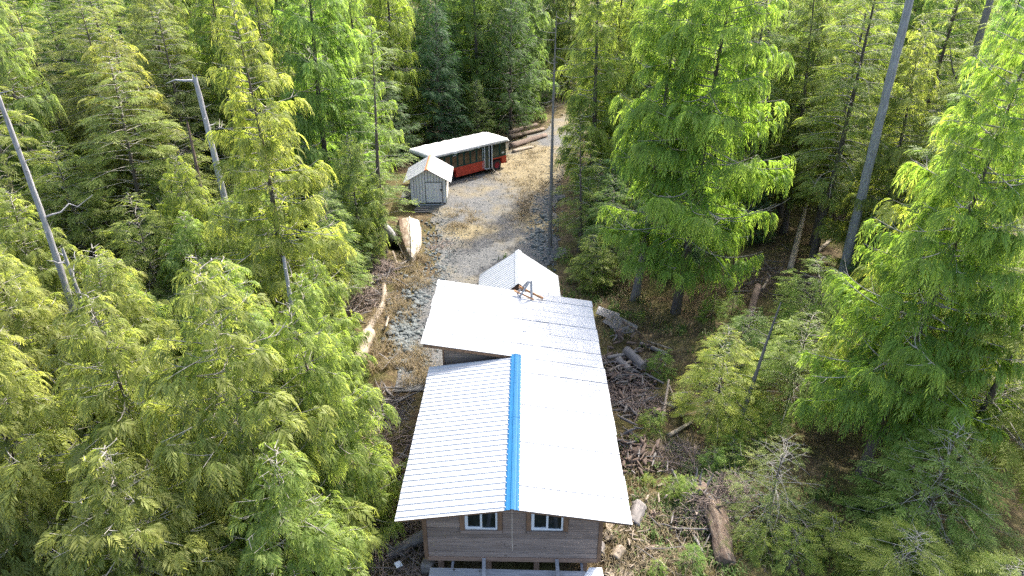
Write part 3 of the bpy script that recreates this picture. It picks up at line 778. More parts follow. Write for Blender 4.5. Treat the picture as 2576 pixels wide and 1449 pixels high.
# ------------------------------------------------------------------ trees
def frames(O):
    """unit outward O (n,3) -> sideways axis"""
    Wv = np.cross(O, np.array([0,0,1.0])); l = np.linalg.norm(Wv, axis=1, keepdims=True); l[l < 1e-5] = 1
    return Wv/l
def spray_mesh(P0, O, ln, tipv, rg, K=9, wid=0.17, droop=0.8, spread=0.75, lf=0.42, roll=0.5):
    """fronds: each a stem that leaves P0 along O and droops, with K narrow leaflets"""
    n = len(P0); Wv = frames(O)
    ra = rg.uniform(-roll, roll, (n,1)); up = np.cross(Wv, O)
    Wv = Wv*np.cos(ra)+up*np.sin(ra)
    f = (np.arange(K)+0.6)/K
    f = f[None,:]+rg.uniform(-0.04, 0.04, (n,K)); f = np.clip(f, 0.05, 1)
    l3 = ln[:,None,None]; dz = np.array([0,0,-1.0])
    S = P0[:,None,:] + l3*(O[:,None,:]*(f-0.35*droop*f*f)[:,:,None] + dz*(droop*f*f*0.75)[:,:,None])
    T = O[:,None,:]*(1-0.7*droop*f)[:,:,None] + dz*(1.5*droop*f)[:,:,None]
    T /= np.linalg.norm(T, axis=2, keepdims=True)
    sg = np.where(np.arange(K) % 2 == 0, 1.0, -1.0)[None,:,None]*np.where(np.arange(K) == K-1, 0.15, 1.0)[None,:,None]
    D = T*0.75 + Wv[:,None,:]*sg*spread + dz*(0.25*droop) + rg.normal(0, 0.06, (n,K,3))
    D /= np.linalg.norm(D, axis=2, keepdims=True)
    LL = (lf*ln[:,None]*(1.15-0.45*f)*rg.uniform(0.75, 1.25, (n,K)))[:,:,None]
    Nn = np.cross(D, Wv[:,None,:]+0.001); Nn /= np.linalg.norm(Nn, axis=2, keepdims=True)+1e-6
    Pp = np.cross(D, Nn); Pp /= np.linalg.norm(Pp, axis=2, keepdims=True)+1e-6
    tw = rg.uniform(-0.6, 0.6, (n,1,1))+rg.uniform(-0.2, 0.2, (n,K,1)); Pp = Pp*np.cos(tw)+Nn*np.sin(tw)
    a = S; c = S+D*LL+dz*(LL*0.18*droop); mid = S+D*LL*0.45
    b = mid+Pp*LL*wid; d = mid-Pp*LL*wid
    V = np.stack([a, b, c, d], 2).reshape(-1, 3)
    F = np.arange(n*K*4).reshape(-1, 4)
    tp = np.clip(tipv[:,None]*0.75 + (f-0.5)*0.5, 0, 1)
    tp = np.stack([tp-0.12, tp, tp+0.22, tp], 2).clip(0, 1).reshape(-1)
    rd = np.repeat(rg.uniform(0, 1, n), K*4)
    return V, F, tp, rd

def tube_np(paths, radii, n=4):
    """paths (m,q,3), radii (m,q) -> verts, quad faces"""
    m, q, _ = paths.shape
    T = np.gradient(paths, axis=1); T /= np.linalg.norm(T, axis=2, keepdims=True)+1e-9
    ref = np.where(np.abs(T[:,:,2:3]) > 0.9, np.array([1.0,0,0]), np.array([0,0,1.0]))
    A = np.cross(T, ref); A /= np.linalg.norm(A, axis=2, keepdims=True)+1e-9
    B = np.cross(T, A)
    an = 2*np.pi*np.arange(n)/n
    V = paths[:,:,None,:] + radii[:,:,None,None]*(A[:,:,None,:]*np.cos(an)[None,None,:,None]+B[:,:,None,:]*np.sin(an)[None,None,:,None])
    idx = np.arange(m*q*n).reshape(m, q, n)
    a = idx[:,:-1,:]; b = np.roll(idx, -1, 2)[:,:-1,:]; c = np.roll(idx, -1, 2)[:,1:,:]; d = idx[:,1:,:]
    return V.reshape(-1, 3), np.stack([a,b,c,d], 3).reshape(-1, 4)

def trunk_mesh(name, H, r0, rg, bend=0.02, top=0.06, n=12, q=22, flare=0.5, rough=0.06, taper=0.85):
    t = np.linspace(0, 1, q); pth = np.zeros((1, q, 3)); pth[0,:,2] = -0.5 + (H+0.5)*t
    ph = rg.uniform(0, 6.28, 2)
    pth[0,:,0] = bend*H*np.sin(t*3.1+ph[0])*t; pth[0,:,1] = bend*H*np.sin(t*2.7+ph[1])*t
    rad = r0*((1-t)**taper*(1-top)+top) + r0*flare*np.exp(-t*H/0.45)
    V, F = tube_np(pth, rad[None,:], n)
    V2 = V.reshape(q, n, 3); c = pth[0][:,None,:]
    V2 = c+(V2-c)*(1+rg.normal(0, rough, (q,n,1)))
    V2 = np.concatenate([V2.reshape(-1,3), pth[0][-1:]+[[0,0,0.01]]])
    me = mesh_np(name, V2, F, smooth=True)
    return me, pth[0]

def conifer(kind, seed, H, RR, base=0.1, nb=120, dens=9.0, sp=0.42, K=9, bare=0.0, topw=0.75, droop=0.8, wid=0.17, limb_r=0.018, inner=0.2, shape=1.0):
    rg = np.random.default_rng(seed)
    tm, axis_ = trunk_mesh('trunk', H, 0.0115*H+0.025, rg, top=0.03, taper=1.15)
    hs = base + (0.985-base)*((np.arange(nb)+rg.uniform(0,1,nb))/nb)**shape
    u = (hs-base)/(1-base)
    az = np.arange(nb)*2.39996+rg.normal(0, 0.5, nb)
    Lb = RR*((1-u)**topw)*(rg.uniform(0.50, 1.20, nb) if kind == 'cedar' else rg.uniform(0.6, 1.15, nb))*np.clip((u+0.18)/0.30, 0.45, 1) + 0.12
    deadl = (rg.uniform(0,1,nb) < 0.11) & (u < 0.8) if kind == 'cedar' else np.zeros(nb, bool)
    Lb = np.where(deadl, np.maximum(Lb, 0.75*RR*(1-u)**topw)*rg.uniform(0.9,1.2,nb), Lb)
    if bare: Lb *= np.where(rg.uniform(0,1,nb) < 0.25, 0.6, 1)
    zi = hs*H; ax = np.stack([np.interp(zi, axis_[:,2], axis_[:,k]) for k in range(3)], 1)
    dirh = np.stack([np.cos(az), np.sin(az), np.zeros(nb)], 1)
    if kind == 'cedar':
        e0 = -0.50+0.85*u+rg.normal(0,0.10,nb); e1 = 0.42-0.45*u+rg.normal(0,0.10,nb)
    elif kind == 'hemlock':
        e0 = 0.02+0.55*u+rg.normal(0,0.08,nb); e1 = -0.22-0.10*u+rg.normal(0,0.06,nb)
    else:
        e0 = -0.12+0.75*u+rg.normal(0,0.06,nb); e1 = 0.05+rg.normal(0,0.05,nb)
    sway = rg.normal(0, 0.16, nb)
    def bpt(i, t):
        p = ax[i]+dirh[i]*(Lb[i]*t)[:,None]
        sd = np.stack([-dirh[i][:,1], dirh[i][:,0], np.zeros(len(i))], 1)
        p = p+sd*(sway[i]*Lb[i]*t*t)[:,None]
        p[:,2] += Lb[i]*(e0[i]*t+e1[i]*t*t)
        return p
    q = 8; ts = np.linspace(0, 1, q)
    idx = np.repeat(np.arange(nb), q); pth = bpt(idx, np.tile(ts, nb)).reshape(nb, q, 3)
    rad = (limb_r*(0.35+0.65*np.sqrt(Lb/RR))*np.where(deadl,1.25,1))[:,None]*(1-0.8*ts)[None,:]
    # bare side twigs along the limbs, more on the dead ones
    ntw = np.where(deadl, 5, 2); ti = np.repeat(np.arange(nb), ntw); nT = len(ti); tt = rg.uniform(0.25, 0.95, nT)
    P0 = bpt(ti, tt); sdv = np.stack([-dirh[ti][:,1], dirh[ti][:,0], np.zeros(nT)], 1)*np.sign(rg.uniform(-1,1,nT))[:,None]
    dv = dirh[ti]*0.7+sdv*rg.uniform(0.3,1.0,(nT,1)); dv[:,2] += rg.normal(0.1,0.25,nT); tl = Lb[ti]*rg.uniform(0.15,0.35,nT)*np.where(deadl[ti],1.2,0.9)
    t4 = np.linspace(0,1,4); TP = P0[:,None,:]+dv[:,None,:]*(tl[:,None]*t4[None])[:,:,None]; TP[:,:,2] += (tl[:,None]*0.35*(t4**2)[None])
    TR_ = (limb_r*0.42*np.ones(nT))[:,None]*(1-0.75*t4)[None]
    LV, LF = tube_np(pth, rad, 4); V2_, F2_ = tube_np(TP, TR_, 3)
    # twigs
    ncount = np.maximum(4, (Lb*dens*(1.0+0.5*Lb/RR)).astype(int)); ncount = np.where(deadl, 2, ncount)
    if bare: ncount = np.where(rg.uniform(0,1,nb) < bare, (ncount*0.12).astype(int), ncount)
    bi = np.repeat(np.arange(nb), ncount); nS = len(bi)
    t = inner+(1-inner)*rg.uniform(0, 1, nS)**0.75
    P = bpt(bi, t); sd = np.stack([-dirh[bi][:,1], dirh[bi][:,0], np.zeros(nS)], 1)
    if kind == 'cedar': Wd = 0.30*Lb[bi]*np.sin(np.pi*np.clip(t, 0, 1)**0.8)*0.9+0.08
    else: Wd = 0.42*Lb[bi]*(1.05-t)+0.06
    s = rg.uniform(-1, 1, nS); s = np.sign(s)*np.abs(s)**0.65
    P = P+sd*(s*Wd)[:,None]
    P[:,2] -= np.abs(s)*Wd*(0.35 if kind == 'cedar' else 0.12)+rg.uniform(0, 0.10, nS)*(1.5 if kind == 'cedar' else 0.5)
    ss = np.sign(s)
    O = dirh[bi]*rg.uniform(0.4, 1.0, nS)[:,None]+sd*(ss*rg.uniform(0.1, 1.0, nS))[:,None]+rg.normal(0, 0.13, (nS,3))
    O[:,2] += (0.12 if kind == 'cedar' else 0.0)
    O /= np.linalg.norm(O, axis=1, keepdims=True)
    ln = sp*(0.45+1.1*rg.uniform(0, 1, nS)**1.3)*(0.55+0.45*np.clip(Lb[bi]/(0.6*RR), 0.25, 1))
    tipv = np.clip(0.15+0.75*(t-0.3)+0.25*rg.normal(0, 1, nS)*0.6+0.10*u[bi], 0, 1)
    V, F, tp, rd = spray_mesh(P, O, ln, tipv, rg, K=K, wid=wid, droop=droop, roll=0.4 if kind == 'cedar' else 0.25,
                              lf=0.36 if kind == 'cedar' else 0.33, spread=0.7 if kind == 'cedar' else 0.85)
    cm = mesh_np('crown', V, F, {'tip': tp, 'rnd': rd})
    lm = mesh_np('branches', np.concatenate([LV, V2_]), np.concatenate([LF, F2_+len(LV)]), smooth=True)
    leaf = {'cedar':'cedar_leaf', 'hemlock':'hemlock_leaf', 'spruce':'spruce_leaf'}[kind]
    cm.materials.append(M[leaf]); lm.materials.append(M['limb']); tm.materials.append(M['bark'])
    return dict(H=H, R=RR, trunk=tm, branches=lm, crown=cm)

V_ = {
 'cedar_near': conifer('cedar', 1, 10, 3.0, 0.06, 125, 18, 0.54, 14, topw=0.74, droop=1.0, wid=0.10, limb_r=0.030, inner=0.2),
 'cedar_near2': conifer('cedar', 2, 9, 2.6, 0.08, 110, 18, 0.52, 14, topw=0.70, droop=1.1, wid=0.10, limb_r=0.028, inner=0.2),
 'cedar_near3': conifer('cedar', 14, 9, 2.6, 0.10, 102, 18, 0.54, 14, topw=0.82, droop=0.95, wid=0.10, limb_r=0.030, inner=0.22),
 'cedar_high': conifer('cedar', 13, 17, 2.6, 0.42, 80, 15, 0.66, 14, topw=0.6, droop=1.1, wid=0.09, limb_r=0.032, inner=0.3),
 'cedar_mid': conifer('cedar', 3, 14.5, 3.2, 0.10, 140, 16, 0.58, 13, topw=0.82, droop=1.0, wid=0.10, limb_r=0.034, inner=0.2),
 'cedar_big': conifer('cedar', 4, 18, 4.3, 0.20, 140, 16, 0.64, 13, topw=0.66, droop=1.2, wid=0.10, limb_r=0.040, inner=0.22),
 'cedar_slim': conifer('cedar', 5, 17, 2.0, 0.14, 120, 16, 0.58, 12, topw=0.5, droop=1.05, wid=0.11, limb_r=0.024),
 'cedar_dark': conifer('cedar', 6, 19, 3.9, 0.06, 140, 13, 0.74, 13, topw=0.65, droop=1.2, wid=0.11, limb_r=0.03),
 'hemlock_young': conifer('hemlock', 7, 5, 1.9, 0.10, 80, 19, 0.34, 12, topw=0.72, droop=0.3, wid=0.10, limb_r=0.013, inner=0.35),
 'hemlock_tall': conifer('hemlock', 8, 14, 2.4, 0.25, 90, 19, 0.46, 12, topw=0.65, droop=0.35, wid=0.10, limb_r=0.026, inner=0.3),
 'hemlock_thin': conifer('hemlock', 9, 13, 1.7, 0.10, 60, 15, 0.44, 10, topw=0.35, droop=0.35, wid=0.12, bare=0.35),
 'spruce_young': conifer('spruce', 10, 5, 2.0, 0.03, 130, 22, 0.34, 10, topw=0.8, droop=0.25, wid=0.11, limb_r=0.010),
 'conifer_sparse': conifer('hemlock', 11, 3.6, 1.8, 0.05, 90, 14, 0.26, 9, topw=0.6, droop=0.2, wid=0.12, bare=0.55, limb_r=0.014),
 'sapling': conifer('hemlock', 12, 1.6, 0.9, 0.05, 30, 18, 0.30, 10, topw=0.5, droop=0.3, wid=0.11, limb_r=0.006),
}
tree_n = 0
def tree(var, x, y, H, RR, label, name='cedar_tree', tint=(1,1,1), rot=None, lean=(0,0), group=None, cat='tree', bark=None, z=None):
    """place one tree: an empty at its foot with its trunk, branches and crown"""
    global tree_n; tree_n += 1
    v = V_[var]
    e = empty(name, (x, y, z1(x,y) if z is None else z), (R(lean[1]), R(lean[0]), 0), label, cat, group)
    s = RR/v['R']; sh = H/v['H']; rz = rot if rot is not None else random.uniform(0, 360)
    for part in ('trunk', 'branches', 'crown'):
        o = bpy.data.objects.new(part, v[part]); C.objects.link(o); o.parent = e
        o.rotation_euler = (0,0,R(rz)); o.scale = (s, s, sh) if part != 'trunk' else (0.5*(s+sh),)*2+(sh,)
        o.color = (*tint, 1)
        if part == 'trunk' and bark: o.material_slots[0].link = 'OBJECT'; o.material_slots[0].material = M[bark]
    return e
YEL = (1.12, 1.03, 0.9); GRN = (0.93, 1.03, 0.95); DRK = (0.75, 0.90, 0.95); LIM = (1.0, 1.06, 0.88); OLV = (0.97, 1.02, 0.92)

hero = [
 # left foreground
 ('cedar_near', -6.9, 14.6, 10.0, 3.0, 'yellow-green cedar with a bent bare grey trunk, left foreground', 'cedar_tree', YEL, (-2,0)),
 ('cedar_near2', -4.9, 15.8, 8.3, 2.0, 'cedar nearest the left eave of the cabin roof', 'cedar_tree', LIM, (-7,0)),
 ('cedar_near3', -10.4, 15.2, 8.8, 2.6, 'cedar in the lower left, left of the bent-trunk cedar', 'cedar_tree', YEL, (0,0)),
 ('cedar_near', -13.6, 14.6, 8.4, 2.9, 'cedar cut by the lower left frame edge', 'cedar_tree', YEL, (0,0)),
 ('cedar_near2', -5.6, 12.2, 6.5, 2.2, 'low cedar at the bottom edge left of the cabin front', 'cedar_tree', LIM, (0,0)),
 ('cedar_near3', -9.0, 11.6, 6.8, 2.6, 'cedar at the bottom edge below the bent-trunk cedar', 'cedar_tree', YEL, (0,0)),
 ('cedar_near3', -9.3, 19.5, 7.9, 2.6, 'cedar with drooping tufts behind the bent-trunk cedar', 'cedar_tree', LIM, (0,0)),
 ('cedar_near2', -6.9, 20.2, 6.8, 1.9, 'cedar beside the debris strip left of the wing roof', 'cedar_tree', LIM, (-2,0)),
 ('cedar_near', -13.2, 19.6, 8.2, 2.8, 'round-topped cedar at middle left with long curved limbs', 'cedar_tree', YEL, (0,0)),
 ('cedar_near3', -17.0, 20.2, 7.8, 2.8, 'cedar at the left frame edge below the leaning dead trunk', 'cedar_tree', YEL, (0,0)),
 ('cedar_near', -12.3, 24.4, 5.4, 2.2, 'low cedar in front of the tallest yellow-green cedar', 'cedar_tree', LIM, (0,0)),
 ('cedar_near2', -16.2, 25.0, 5.4, 2.2, 'low cedar right of the leaning dead trunk foot', 'cedar_tree', YEL, (0,0)),
 ('cedar_near3', -14.9, 22.6, 6.6, 2.3, 'low cedar filling the gap behind the round-topped cedar', 'cedar_tree', LIM, (0,0)),
 ('cedar_near2', -19.6, 22.6, 7.4, 2.6, 'cedar at the left frame edge behind the lowest crowns', 'cedar_tree', YEL, (0,0)),
 ('cedar_near', -12.6, 28.6, 6.6, 2.4, 'cedar below the broken-topped snag', 'cedar_tree', LIM, (0,0)),
 ('cedar_near3', -21.0, 26.8, 7.6, 2.6, 'cedar left of the leaning dead trunk at the frame edge', 'cedar_tree', YEL, (0,0)),
 ('hemlock_young', -16.8, 28.6, 6.8, 2.5, 'hemlock bush right of the leaning dead trunk', 'hemlock_tree', (1.15,1.1,0.9), (0,0)),
 ('cedar_near2', -7.6, 24.2, 5.8, 1.8, 'small cedar at the edge of the bank below the tallest yellow-green cedar', 'cedar_tree', LIM, (0,0)),
 ('hemlock_tall', -19.0, 33.0, 12.0, 3.2, 'spreading yellow hemlock with layered sprays at the left', 'hemlock_tree', (1.08,1.08,0.9), (0,0)),
 ('hemlock_young', -16.6, 33.5, 8.4, 3.0, 'hemlock with long side sprays reaching right, left middle', 'hemlock_tree', (1.18,1.1,0.9), (0,0)),
 ('hemlock_young', -24.5, 32.0, 11.5, 3.0, 'yellow hemlock at the left edge beside the leaning dead trunk', 'hemlock_tree', (1.18,1.1,0.9), (0,0)),
 ('cedar_mid', -9.9, 26.4, 15.0, 3.4, 'tallest yellow-green cedar standing left of the gravel yard', 'cedar_tree', (1.28,1.14,0.9), (0,0)),
 ('spruce_young', -9.4, 33.4, 5.0, 1.9, 'bushy young spruce beside the brush left of the skiff', 'spruce_tree', (1.25,1.25,1.0), (0,0)),
 ('hemlock_young', -9.9, 36.4, 4.4, 1.9, 'small hemlock behind the bushy young spruce', 'hemlock_tree', GRN, (0,0)),
 ('hemlock_thin', -7.5, 36.9, 12.8, 1.9, 'slim hemlock with bare trunk left of the shed', 'hemlock_tree', GRN, (0,0)),
 ('hemlock_young', -9.3, 40.2, 4.4, 1.9, 'hemlock bush between the slim hemlock and the shed', 'hemlock_tree', (1.0,1.15,0.9), (0,0)),
 ('cedar_dark', -11.6, 41.5, 19.0, 4.0, 'big deep green cedar left of the shed', 'cedar_tree', (0.85,1.02,0.8), (0,0)),
 ('cedar_mid', -11.2, 51.0, 17.5, 2.7, 'green cedar rising just behind the shed roof, left', 'cedar_tree', (0.95,1.08,0.8), (0,0)),
 ('cedar_dark', -15.0, 47.0, 20.0, 3.9, 'deep green cedar behind the big cedar left of the shed', 'cedar_tree', (0.8,1.0,0.8), (0,0)),
 ('hemlock_young', -9.9, 45.0, 4.6, 1.9, 'hemlock bush touching the left side of the shed', 'hemlock_tree', (0.95,1.1,0.85), (0,0)),
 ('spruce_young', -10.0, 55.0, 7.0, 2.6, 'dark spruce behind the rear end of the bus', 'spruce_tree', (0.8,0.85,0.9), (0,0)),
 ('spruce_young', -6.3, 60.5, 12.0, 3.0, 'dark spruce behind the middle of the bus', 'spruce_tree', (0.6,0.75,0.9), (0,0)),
 ('cedar_slim', -3.3, 66.5, 19.0, 2.6, 'old cedar with bare lower trunk behind the bus front', 'cedar_tree', (0.8,0.95,0.8), (0,0)),
 ('spruce_young', -3.2, 61.8, 5.5, 1.9, 'olive young conifer against the old trunk behind the bus', 'spruce_tree', (1.3,1.15,0.8), (0,0)),
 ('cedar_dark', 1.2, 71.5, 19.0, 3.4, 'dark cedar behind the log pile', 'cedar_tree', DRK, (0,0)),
 # right of the yard
 ('cedar_slim', 4.9, 40.8, 17.5, 2.1, 'slender cedar right of the thin dead tree', 'cedar_tree', (1.05,1.08,0.8), (0,0)),
 ('cedar_slim', 6.6, 45.4, 17.5, 2.1, 'second slender cedar right of the thin dead tree', 'cedar_tree', (1.15,1.1,0.8), (0,0)),
 ('cedar_slim', 8.4, 42.6, 17.0, 2.3, 'third slender cedar right of the thin dead tree, nearest the largest cedar', 'cedar_tree', (1.0,1.08,0.85), (0,0)),
 ('cedar_slim', 6.0, 50.0, 18.0, 2.2, 'slender cedar at the far right edge of the gravel yard', 'cedar_tree', (1.05,1.08,0.85), (0,0)),
 ('hemlock_thin', 3.9, 36.6, 8.0, 1.4, 'thin scrubby hemlock at the right road edge', 'hemlock_tree', (1.1,1.1,0.8), (0,0)),
 ('hemlock_young', 4.3, 32.8, 2.9, 1.5, 'pale low hemlock right of the outbuilding', 'hemlock_tree', (1.2,1.2,0.85), (0,0)),
 ('hemlock_young', 5.4, 34.4, 5.4, 1.8, 'dark hemlock sapling left of the leaning trunk', 'hemlock_tree', (0.8,0.95,0.85), (0,0)),
 ('spruce_young', 6.6, 37.6, 7.6, 2.0, 'blue-green young spruce behind the leaning trunk', 'spruce_tree', (1.0,1.1,1.1), (0,0)),
 ('hemlock_young', 4.9, 37.6, 5.2, 1.7, 'dark hemlock behind the pale low hemlock', 'hemlock_tree', (0.85,1.0,0.85), (0,0)),
 ('cedar_high', 6.35, 31.2, 17.5, 2.5, 'cedar with leaning bare grey trunk right of the outbuilding', 'cedar_tree', (1.05,1.18,0.75), (4,0)),
 ('cedar_big', 8.2, 30.0, 18.5, 4.2, 'largest bright green cedar right of the yard with long pale limbs', 'cedar_tree', (1.05,1.22,0.75), (4,0)),
 ('cedar_slim', 9.2, 56.0, 20.0, 2.2, 'distant slim cedar behind the largest bright cedar', 'cedar_tree', (0.95,1.05,0.8), (0,0)),
 ('hemlock_tall', 16.6, 34.4, 17.5, 2.6, 'hemlock with dark slanting trunk left of the big dead trunk', 'hemlock_tree', (1.0,1.05,0.8), (2,0)),
 ('hemlock_tall', 18.2, 38.0, 17.0, 2.6, 'hemlock behind the dark slanting trunk', 'hemlock_tree', (1.1,1.1,0.8), (0,0)),
 ('hemlock_tall', 14.2, 41.0, 17.0, 2.6, 'hemlock between the largest bright cedar and the big dead trunk', 'hemlock_tree', (0.9,1.0,0.8), (0,0)),
 # right foreground
 ('cedar_big', 12.2, 18.3, 15.6, 3.1, 'tall green cedar in the right foreground with long pale limbs', 'cedar_tree', (1.0,1.15,0.72), (3,0)),
 ('cedar_mid', 14.3, 21.0, 15.8, 3.2, 'yellow-tipped cedar at the upper right frame edge', 'cedar_tree', (1.2,1.15,0.78), (3,0)),
 ('hemlock_tall', 15.0, 17.6, 9.6, 3.0, 'yellow-green hemlock with flat layers at the right edge', 'hemlock_tree', (1.35,1.25,0.8), (0,0)),
 ('hemlock_young', 10.6, 21.3, 5.0, 2.2, 'rounded hemlock left of the right foreground cedar', 'hemlock_tree', (1.1,1.15,0.8), (0,0)),
 ('hemlock_young', 7.75, 20.9, 4.4, 1.75, 'bright yellow-green young hemlock standing alone right of the cabin', 'hemlock_tree', (1.5,1.38,0.85), (0,0)),
 ('conifer_sparse', 8.05, 15.8, 3.5, 1.75, 'sparse greyish young conifer with dead inner twigs, lower right', 'conifer_tree', (1.0,0.95,0.8), (0,0)),
 ('hemlock_young', 12.4, 15.0, 4.6, 2.4, 'dark hemlock under the right foreground cedar', 'hemlock_tree', (0.95,1.05,0.75), (0,0)),
 ('hemlock_young', 10.6, 13.1, 2.8, 2.0, 'low hemlock in the lower right corner area', 'hemlock_tree', (1.2,1.15,0.75), (0,0)),
 ('hemlock_young', 12.6, 11.9, 3.0, 2.0, 'hemlock bush at the bottom right frame edge', 'hemlock_tree', (1.15,1.15,0.75), (0,0)),
 ('hemlock_young', 12.9, 26.0, 4.8, 2.2, 'pale hemlock in front of the big dead trunk foot', 'hemlock_tree', (1.15,1.25,0.85), (0,0)),
 ('hemlock_young', 9.7, 24.2, 3.2, 1.6, 'dark low hemlock behind the thin dead pole', 'hemlock_tree', (0.9,1.05,0.8), (0,0)),
 ('hemlock_young', 17.2, 21.5, 6.5, 2.5, 'dense hemlock behind the layered hemlock at the right edge', 'hemlock_tree', (1.0,1.1,0.8), (0,0)),
]
for var, x, y, H, RR, lb, nm, tint, lean in hero:
    tree(var, x, y, H, RR, lb, nm, tint, lean=lean, bark='bark_grey' if ('grey trunk' in lb or 'old cedar' in lb) else None)

# the forest around: fill the rest of the view
placed = [(h[1], h[2], h[4]) for h in hero]
rf = random.Random(21)
def clear(x, y):
    """ground that stays open"""
    l, r = road_lr(y)
    if 20 < y < 100 and l-2.0 < x < r+1.6: return False
    for d in np.arange(5.0, 17.0, 0.8):          # keep the clearing right of the cabin in the sun
        if 4.0 < x-0.545*d < 9.0 and 13 < y-0.839*d < 25: return False
    if y < 31 and -4.2 < x < 9.5: return False
    if 17 < y < 34 and 9 < x < 12.5 and y > 23: return False
    if 31 <= y < 47 and 6 < x < 8: return False
    if 47 < y < 95 and abs(x-(4+0.15*(y-47)+0.0)) < 2.2: return False
    return True
zones = [  # x0,x1,y0,y1,count,spacing,variants,tints,label,group
 (-34,-21,20,34,10,2.9,(('cedar_near2',8,2.7),('hemlock_young',8,2.7)),(YEL,LIM,OLV),'in the stand at the left frame edge','forest at the far left edge'),
 (-34,-14,34,52,34,3.0,(('cedar_mid',15,2.9),('hemlock_tall',15,2.9),('cedar_slim',15,2.4),('hemlock_young',9,2.8)),(LIM,GRN,OLV,YEL),'in the dense stand at the upper left','forest at the upper left'),
 (-48,-10,52,78,52,3.3,(('cedar_mid',18,3.2),('cedar_dark',20,3.7),('hemlock_tall',18,3.0)),(LIM,GRN,OLV),'in the far forest at the upper left','far forest at the upper left'),
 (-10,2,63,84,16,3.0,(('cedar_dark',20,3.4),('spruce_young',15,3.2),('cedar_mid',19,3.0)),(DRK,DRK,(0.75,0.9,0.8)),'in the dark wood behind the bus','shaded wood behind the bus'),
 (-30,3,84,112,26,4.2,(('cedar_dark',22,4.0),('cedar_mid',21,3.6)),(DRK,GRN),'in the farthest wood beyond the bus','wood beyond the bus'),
 (9,34,38,62,40,3.2,(('cedar_mid',17,2.8),('hemlock_tall',17,2.6),('cedar_slim',18,2.2),('hemlock_young',8,2.6)),(GRN,LIM,OLV),'behind the largest bright cedar, upper right','forest at the upper right'),
 (18,34,22,38,22,3.0,(('cedar_mid',15,2.9),('hemlock_tall',14,2.8),('hemlock_young',7,2.4)),(GRN,LIM,YEL),'in the stand at the right frame edge','stand at the right edge'),
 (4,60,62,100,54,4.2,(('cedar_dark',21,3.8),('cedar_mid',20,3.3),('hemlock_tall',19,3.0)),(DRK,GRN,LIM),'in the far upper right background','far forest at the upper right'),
 (-16,-8,27,41,9,2.2,(('hemlock_young',5.5,2.0),('cedar_near2',7,2.1)),(LIM,GRN),'in the undergrowth left of the yard','undergrowth left of the yard'),
 (9,18,30,44,12,2.2,(('hemlock_young',4.5,1.7),('spruce_young',4.5,1.6)),(DRK,GRN),'in the undergrowth right of the yard','undergrowth right of the yard'),
]
ORD = [''] + ['first','second','third','fourth','fifth','sixth','seventh','eighth','ninth','tenth'] + [f'{k}th' for k in range(11, 21)] + ['21st','22nd','23rd'] + [f'{k}th' for k in range(24, 31)] + ['31st','32nd','33rd'] + [f'{k}th' for k in range(34, 60)]
SKIP = {1,2,3,4,5,8,16,28,34,39,40,41,42,43,51,60,64,65,68,71,72,77,80,83,93,104,107,108,109,110,111,112,113,114,115,117,118,119,120,121,122,123,124,125,126,127,128,129,130,131,132,138,142,172,179,180,181,182,183,184,186,187,191,193,194,195,196,197,198,200,201,202,203,204,205,206,207,208,209,210,211,212,214,216,217,218,219,220,221,222,223,224,226,227,228,229,231,233,236,237,238,239,240,241}   # wholly hidden behind nearer trees
fill_id = 0
for x0,x1,y0,y1,cnt,sp_,vars_,tints,lb,grp in zones:
    made = []
    rf = random.Random(x0*7+y0*13+cnt)
    for _ in range(cnt*14):
        if len(made) >= cnt: break
        x = rf.uniform(x0, x1); y = rf.uniform(y0, y1)
        if abs(x) > (y*0.891+3)*0.75+4 + 3: continue
        if not clear(x, y): continue
        if any((x-a)**2+(y-b)**2 < (0.55*sp_+0.35*c)**2 for a, b, c in placed): continue
        var, H, RR = rf.choice(vars_); k = rf.uniform(0.82, 1.15)
        nm = 'cedar' if 'cedar' in var else 'spruce' if 'spruce' in var else 'hemlock'
        made.append((x/(0.891*y+3), x, y, var, nm, H*k, RR*rf.uniform(0.9,1.1), tuple(c*rf.uniform(0.9,1.1) for c in rf.choice(tints)), rf.uniform(0,360), (rf.uniform(-2,2), rf.uniform(-2,2))))
        placed.append((x, y, RR))
    made.sort(); seen = {}
    for _, x, y, var, nm, H, RR, tint, rz, ln_ in made:
        fill_id += 1
        if fill_id in SKIP: continue
        seen[nm] = seen.get(nm, 0)+1
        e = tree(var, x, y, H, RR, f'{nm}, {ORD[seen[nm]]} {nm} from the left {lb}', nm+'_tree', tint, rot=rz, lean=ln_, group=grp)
        e['fill'] = fill_id

